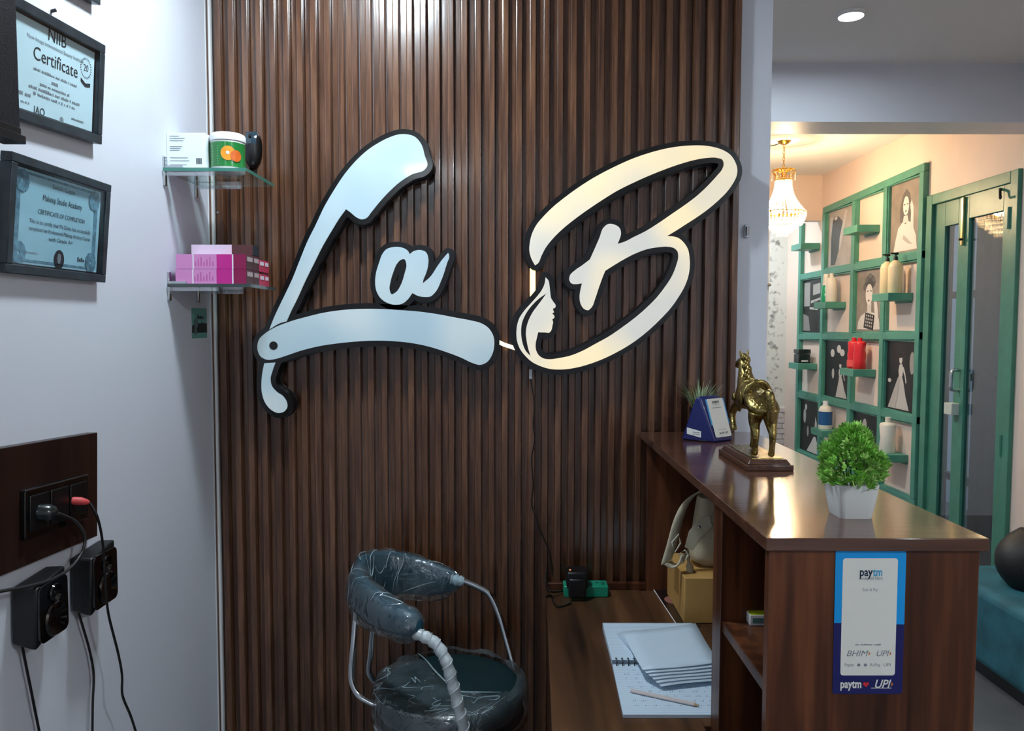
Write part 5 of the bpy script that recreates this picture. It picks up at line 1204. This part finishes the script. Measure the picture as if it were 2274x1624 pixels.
# floating shelves in the open cells
shelf_at = {}
names_ = {(0, 1): 'empty green floating shelf between the two top posters', (0, 3): 'empty green floating shelf at the far upper end of the frame', (1, 0): 'green floating shelf carrying two cream pump bottles', (1, 2): 'green floating shelf carrying a green and a white bottle', (2, 1): 'green floating shelf carrying two red bottles', (2, 3): 'green floating shelf carrying a black jar stack', (3, 0): 'green floating shelf carrying one white bottle behind the plant', (3, 2): 'green floating shelf carrying a white bottle with blue label'}
shpx = {(0, 1): (1925, 515), (0, 3): (1808, 553), (1, 0): (2010, 668), (1, 2): (1862, 685), (2, 1): (1925, 837), (2, 3): (1804, 821), (3, 0): (2002, 1028), (3, 2): (1856, 972)}
for rc, label in names_.items():
    r, c = rc; ym = (colY[c]+colY[c+1])/2
    zb_ = onY(*shpx[rc], ym-.1).z
    if abs(zb_-(rz(r, ym)+rz(r+1, ym))/2) > .12: zb_ = (rz(r, ym)+rz(r+1, ym))/2-.04
    t = thing('wall_shelf', label, 'shelf', (RX-.07, ym, zb_), 'green floating shelves')
    ob('board', MB().box((RX-.145, ym-.1, zb_), (RX-.001, ym+.1, zb_+.045)), 'green_paint', t, bevel=.002)
    ob('wall_cleat', MB().box((RX-.012, ym-.09, zb_-.012), (RX-.001, ym+.09, zb_)), 'green_paint', t)
    shelf_at[rc] = (RX-.075, ym, zb_+.045)
mat('bottle_cream', (226, 206, 164), .35, coat=.2); mat('bottle_white', (224, 216, 202), .4); mat('bottle_green', (24, 150, 104), .25, coat=.3); mat('bottle_red', (206, 30, 40), .3, coat=.2); mat('label_blue', (28, 84, 136), .4)
def bottle(label, p, prof, ma, cap=None, capm=None, labelband=None, pump=False, sx=1., group=None):
    t = thing('bottle', label, 'bottle', p, group)
    ob('body', MB().lathe(prof, p, 24, sx=sx), ma, t, smooth=50)
    p = Vector(p); zt_ = prof[-1][1]
    if cap: ob('cap', MB().lathe([(r_, zt_+z_) for r_, z_ in cap], p, 18, sx=sx), capm, t, smooth=50)
    if labelband: 
        z0, z1, rr_, lm = labelband; ob('label', MB().lathe([(rr_, z0), (rr_, z1)], p, 24, cap=False, sx=sx), lm, t)
    if pump:
        ob('pump_collar', MB().cyl(p+Vector((0, 0, zt_)), p+Vector((0, 0, zt_+.022)), .013, .011), 'black_plastic', t)
        ob('pump_head', MB().tube([p+Vector((0, 0, zt_+.02)), p+Vector((0, 0, zt_+.038))], [.005, .005], 8).tube([p+Vector((.012, 0, zt_+.038)), p+Vector((-.03, .0, zt_+.040))], [.008, .004], 8), 'black_plastic', t)
    return t
s = Vector(shelf_at[(1, 0)])
pf = [(.036, 0), (.039, .004), (.039, .15), (.033, .172), (.015, .186), (.013, .19)]
bottle('cream pump bottle on the left of its green shelf, nearer the poster', s+Vector((-.005, .052, 0)), pf, 'bottle_cream', pump=True, group='cream pump bottles')
bottle('cream pump bottle on the right of its green shelf, nearer the door', s+Vector((-.005, -.045, 0)), pf, 'bottle_cream', pump=True, group='cream pump bottles')
s = Vector(shelf_at[(1, 2)])
bottle('green bottle with tall white cap on the green shelf', s+Vector((0, .058, 0)), [(.032, 0), (.034, .004), (.034, .07), (.031, .074), (.031, .10), (.026, .12)], 'bottle_green', [(.026, 0), (.022, .04), (.02, .075), (.018, .08)], 'bottle_white')
bottle('plain white bottle beside the green bottle', s+Vector((0, -.03, 0)), [(.036, 0), (.038, .004), (.037, .14), (.03, .165), (.018, .172)], 'bottle_white', [(.014, 0), (.014, .028)], 'bottle_white')
s = Vector(shelf_at[(2, 1)])
pf = [(.036, 0), (.040, .005), (.036, .05), (.039, .09), (.034, .12), (.038, .165), (.034, .172), (.015, .18)]
for dy, w_ in ((.055, 'farther'), (-.03, 'nearer')): bottle(f'{w_} of the two ribbed red bottles on the green shelf', s+Vector((0, dy, 0)), pf, 'bottle_red', [(.014, 0), (.014, .02)], 'bottle_red', (.012, .055, .0412, mat('label_red', (222, 84, 80), .4)) if dy > 0 else None, group='red bottles')
s = Vector(shelf_at[(2, 3)])
t = thing('jar_stack', 'squat black square jar on the far green shelf', 'jar', s)
ob('body', MB().box(s+Vector((-.05, -.055, 0)), s+Vector((.04, .05, .07))), mat('jar_black', (26, 34, 32), .25, coat=.3), t, bevel=.006)
ob('lid', MB().box(s+Vector((-.052, -.057, .072)), s+Vector((.042, .052, .105))), MATS['jar_black'], t, bevel=.005); ob('label', MB().box(s+Vector((-.03, -.0555, .012)), s+Vector((.02, -.055, .022))), 'plain_white', t)
s = Vector(shelf_at[(3, 0)])
bottle('white waisted bottle on the lowest green shelf behind the plant', s+Vector((0, .0, 0)), [(.045, 0), (.048, .005), (.04, .08), (.046, .16), (.04, .172), (.017, .178)], 'bottle_white', [(.016, 0), (.016, .03)], 'bottle_white')
s = Vector(shelf_at[(3, 2)])
bottle('white bottle with wide blue label on the low green shelf', s+Vector((0, .02, 0)), [(.044, 0), (.046, .004), (.046, .13), (.038, .155), (.018, .168)], 'bottle_white', [(.019, 0), (.019, .03)], 'plain_white', (.03, .125, .0465, 'label_blue'))

# ------------------------------------------------------------------ green double door
door = bpy.data.objects.new('door_1', None); COL.objects.link(door); door.location = (RX, (DY0+DY1)/2, 0); WM[door.name] = Matrix.Translation(door.location); props(door, 'green double door with glazed leaves in the peach wall', 'door', kind='structure')
DTZ = (onX(2066, 437, RX-.02).z+onX(2268, 368, RX-.02).z)/2; dX = RX-.02
AW = .055
for a, b in (((dX, DY0, 0), (RX+.1, DY0+AW, DTZ)), ((dX, DY1-AW, 0), (RX+.1, DY1, DTZ)), ((dX, DY0+AW, DTZ-AW), (RX+.1, DY1-AW, DTZ))): ob('door_frame', MB().box(a, b), 'door_green', door, bevel=.003)
ob('lintel_filler', MB().box((RX, DY0, DTZ), (RX+.1, DY1, max(DTZ+.001, DZ1))), 'peach_paint', door)
ym_ = onX(2141, 700, RX-.005).y
glassy('door_glass', (.62, .70, .72), .16, .02, fres=False)
def leaf(ya, yb, pa_, pb_, ztop, x0):
    lf = ob('door_leaf', MB().box((x0, ya, .01), (x0+.035, pa_, DTZ-AW)).box((x0, pb_, .01), (x0+.035, yb, DTZ-AW)).box((x0, pa_, ztop), (x0+.035, pb_, DTZ-AW)).box((x0, pa_, .01), (x0+.035, pb_, .22)), 'door_green', door, bevel=.002)
    ob('glass_pane', MB().box((x0+.014, pa_, .22), (x0+.02, pb_, ztop)), 'door_glass', lf, smooth=0)
    return lf
near = leaf(DY0+AW, ym_+.012, onX(2233, 500, RX).y, onX(2157, 500, RX).y, onX(2157, 472, RX).z-.03, RX-.012)
far = leaf(ym_+.012, DY1-AW, onX(2128, 520, RX).y, onX(2098, 520, RX).y, onX(2098, 495, RX).z-.02, RX+.0)
xb = RX-.022
q0, q1 = onX(2139, 438, xb), onX(2138, 545, xb)
ob('tower_bolt', MB().box((xb-.004, q0.y-.010, q1.z), (RX-.012, q0.y+.010, q0.z)), mat('bolt_metal', (196, 180, 130), .25, metal=1), near, bevel=.003)
ob('bolt_knob', MB().tube([(xb-.02, q0.y-.006, q1.z+.03), (xb, q0.y-.006, q1.z+.03)], .006, 8), 'black_plastic', near)
h0, h1 = onX(2126, 822, xb), onX(2124, 868, xb)
ob('door_handle', MB().tube(smooth3([h0+Vector((.02, 0, 0)), h0+Vector((-.025, 0, -.005)), (h0+h1)/2+Vector((-.03, 0, 0)), h1+Vector((-.025, 0, .005)), h1+Vector((.02, 0, 0))], 4), .009, 10), 'chrome', far, smooth=70)
k0_ = onX(2117, 908, xb)
lk = ob('lock_case', MB().box((xb-.03, k0_.y-.035, k0_.z-.03), (RX, k0_.y+.035, k0_.z+.03)), mat('lock_white', (190, 196, 186), .3), far, bevel=.003)
ob('coat_hook', MB().tube(smooth3([onX(2221, 420, RX-.013), onX(2221, 426, RX-.03), onX(2221, 440, RX-.035), onX(2222, 438, RX-.05)], 4), .006, 8), 'black_plastic', near)
for y_ in (480, 1000):
    q = onX(2261, y_, RX-.02); ob('hinge', MB().cyl((RX-.022, DY0+AW, q.z-.05), (RX-.022, DY0+AW, q.z+.05), .008, n=10), 'door_green', near)
# outside behind the door: pale wall and a dark grille
boxo('wall_outside', (RX+1.25, 1.5, 0), (RX+1.35, FARY, 3.2), mat('outside_blue', (196, 212, 226), .7), **st)
t = thing('window_grille', 'dark iron grille standing behind the door glass', 'grille', (RX+.30, (DY0+DY1)/2, 0))
mat('iron', (40, 38, 38), .5)
for y_ in (3.98, 4.13, 4.26, 4.62, 4.72): ob('upright', MB().box((RX+.28, y_-.035, 0), (RX+.32, y_+.035, 2.3)), 'iron', t)
for z_ in (.55, 1.15, 1.62): ob('crossbar', MB().box((RX+.285, DY0-.3, z_-.02), (RX+.315, DY1+.5, z_+.02)), 'iron', t)

# ------------------------------------------------------------------ bench and bag by the door
mat('velvet', (38, 104, 118), .75, vary=.3, vscale=9, bump=.2, bscale=90)
f0, f1 = onZ(2165, 1478, 0.03), onZ(2274, 1570, .03); bxl = (f0.x+f1.x)/2; bye = 3.42; bzt = onY(2190, 1252, bye).z
t = thing('bench', 'teal velvet bench standing along the peach wall past the counter', 'bench', (bxl+.2, 2.7, 0))
ob('seat', MB().box((bxl, 1.9, .05), (RX-.012, bye, bzt)), 'velvet', t, bevel=.035, seg=4, smooth=60)
ob('plinth', MB().box((bxl+.03, 1.93, 0), (RX-.03, bye-.03, .05)), 'black_plastic', t)
gc = onY(2268, 1225, 3.12); gz = bzt+.002
t = thing('black_bag', 'black soft bag lying on the teal bench', 'bag', (gc.x, 3.1, bzt))
rows = []
for i in range(9):
    f = i/8; rr_ = math.sin(math.pi*(.22+.70*f))**.55
    rows.append([(gc.x+.09+math.cos(a)*.175*rr_+.01*math.sin(3*a+f*4), 3.12+math.sin(a)*.15*rr_, gz+.22*f+.012*math.sin(2*a+3*f)*f) for a in [2*math.pi*k/26 for k in range(27)]])
g = MB().grid(rows); g.poly([Vector(p_) for p_ in rows[0][:-1]][::-1]); g.poly([Vector(p_) for p_ in rows[-1][:-1]])
ob('body', g, mat('bag_black', (12, 12, 14), .55, bump=.4, bscale=30), t, smooth=70)
ob('handle', MB().tube(smooth3([(gc.x+.02, 3.0, gz+.18), (gc.x+.0, 2.99, gz+.23), (gc.x+.07, 3.0, gz+.245), (gc.x+.12, 3.02, gz+.2)], 5), .008, 8), MATS['bag_black'], t, smooth=70)
ob('zip', MB().tube(smooth3([(gc.x-.055, 3.02, gz+.10), (gc.x+.0, 2.975, gz+.115), (gc.x+.08, 2.965, gz+.12)], 5), .003, 6), mat('zip_grey', (58, 58, 60), .4), t)

# ------------------------------------------------------------------ far room details
hq = onY(1700, 700, HY)
boxo('trim_4', (LX, HY, 0), (onY(1706, 700, HY).x, HY+.08, onY(1800, 490, HY).z), 'wall_paint', **st)
a, b_ = onY(1692, 632, HY-.06), onY(1712, 633, HY-.06)
t = thing('towel_bar', 'short chrome bar on the far wall beside the patterned wallpaper', 'towel bar', b_)
ob('bar', MB().cyl(a-Vector((.1, 0, 0)), b_, .008), 'chrome', t); ob('end_post', MB().cyl(b_-Vector((.012, 0, 0)), b_-Vector((.012, -.06, 0)), .012), 'chrome', t)
mp_ = [onY(x, y, 4.2) for x, y in ((1690, 812), (1700, 836), (1712, 868), (1718, 890), (1722, 925), (1724, 960), (1672, 960), (1672, 812))]
for k in (5, 6): mp_[k].z = 0. if k == 5 else mp_[k].z
mp_[5].z = 0.; mp_[5].x = mp_[4].x-.14; mp_.insert(5, Vector((mp_[4].x+.02, 4.2, 0.)))
mp_[5].y = mp_[4].y; mp_[6].y = mp_[4].y
ob('slanted_mirror', MB().prism(mp_[::-1], (0, .01, 0)), mat('mirror_white', (235, 242, 246), .08, coat=.5), label='bright slanted white edged mirror just right of the horse head', cat='mirror')
q = onY(1655, 514, WY)
t = thing('wall_latch', 'small chrome latch on the white wall edge right of the letter B', 'latch', q)
ob('plate', MB().box((q.x-.002, WY-.004, q.z-.016), (q.x+.010, WY+.008, q.z+.018)), 'chrome', t, bevel=.001)
ob('catch', MB().tube([(q.x+.003, WY-.010, q.z-.012), (q.x+.003, WY-.012, q.z+.012)], .004, 8), 'chrome', t)
sq = onY(484, 472, RIBY)
ob('screw', MB().lathe([(.001, 0), (.003, .0), (.003, .001)], (0, 0, 0), 10), 'chrome', label='tiny screw head in the slats beside the upper glass shelf', cat='screw').matrix_world = Matrix.Translation(sq-Vector((0, .001, 0))) @ Matrix.Rotation(math.radians(90), 4, 'X')
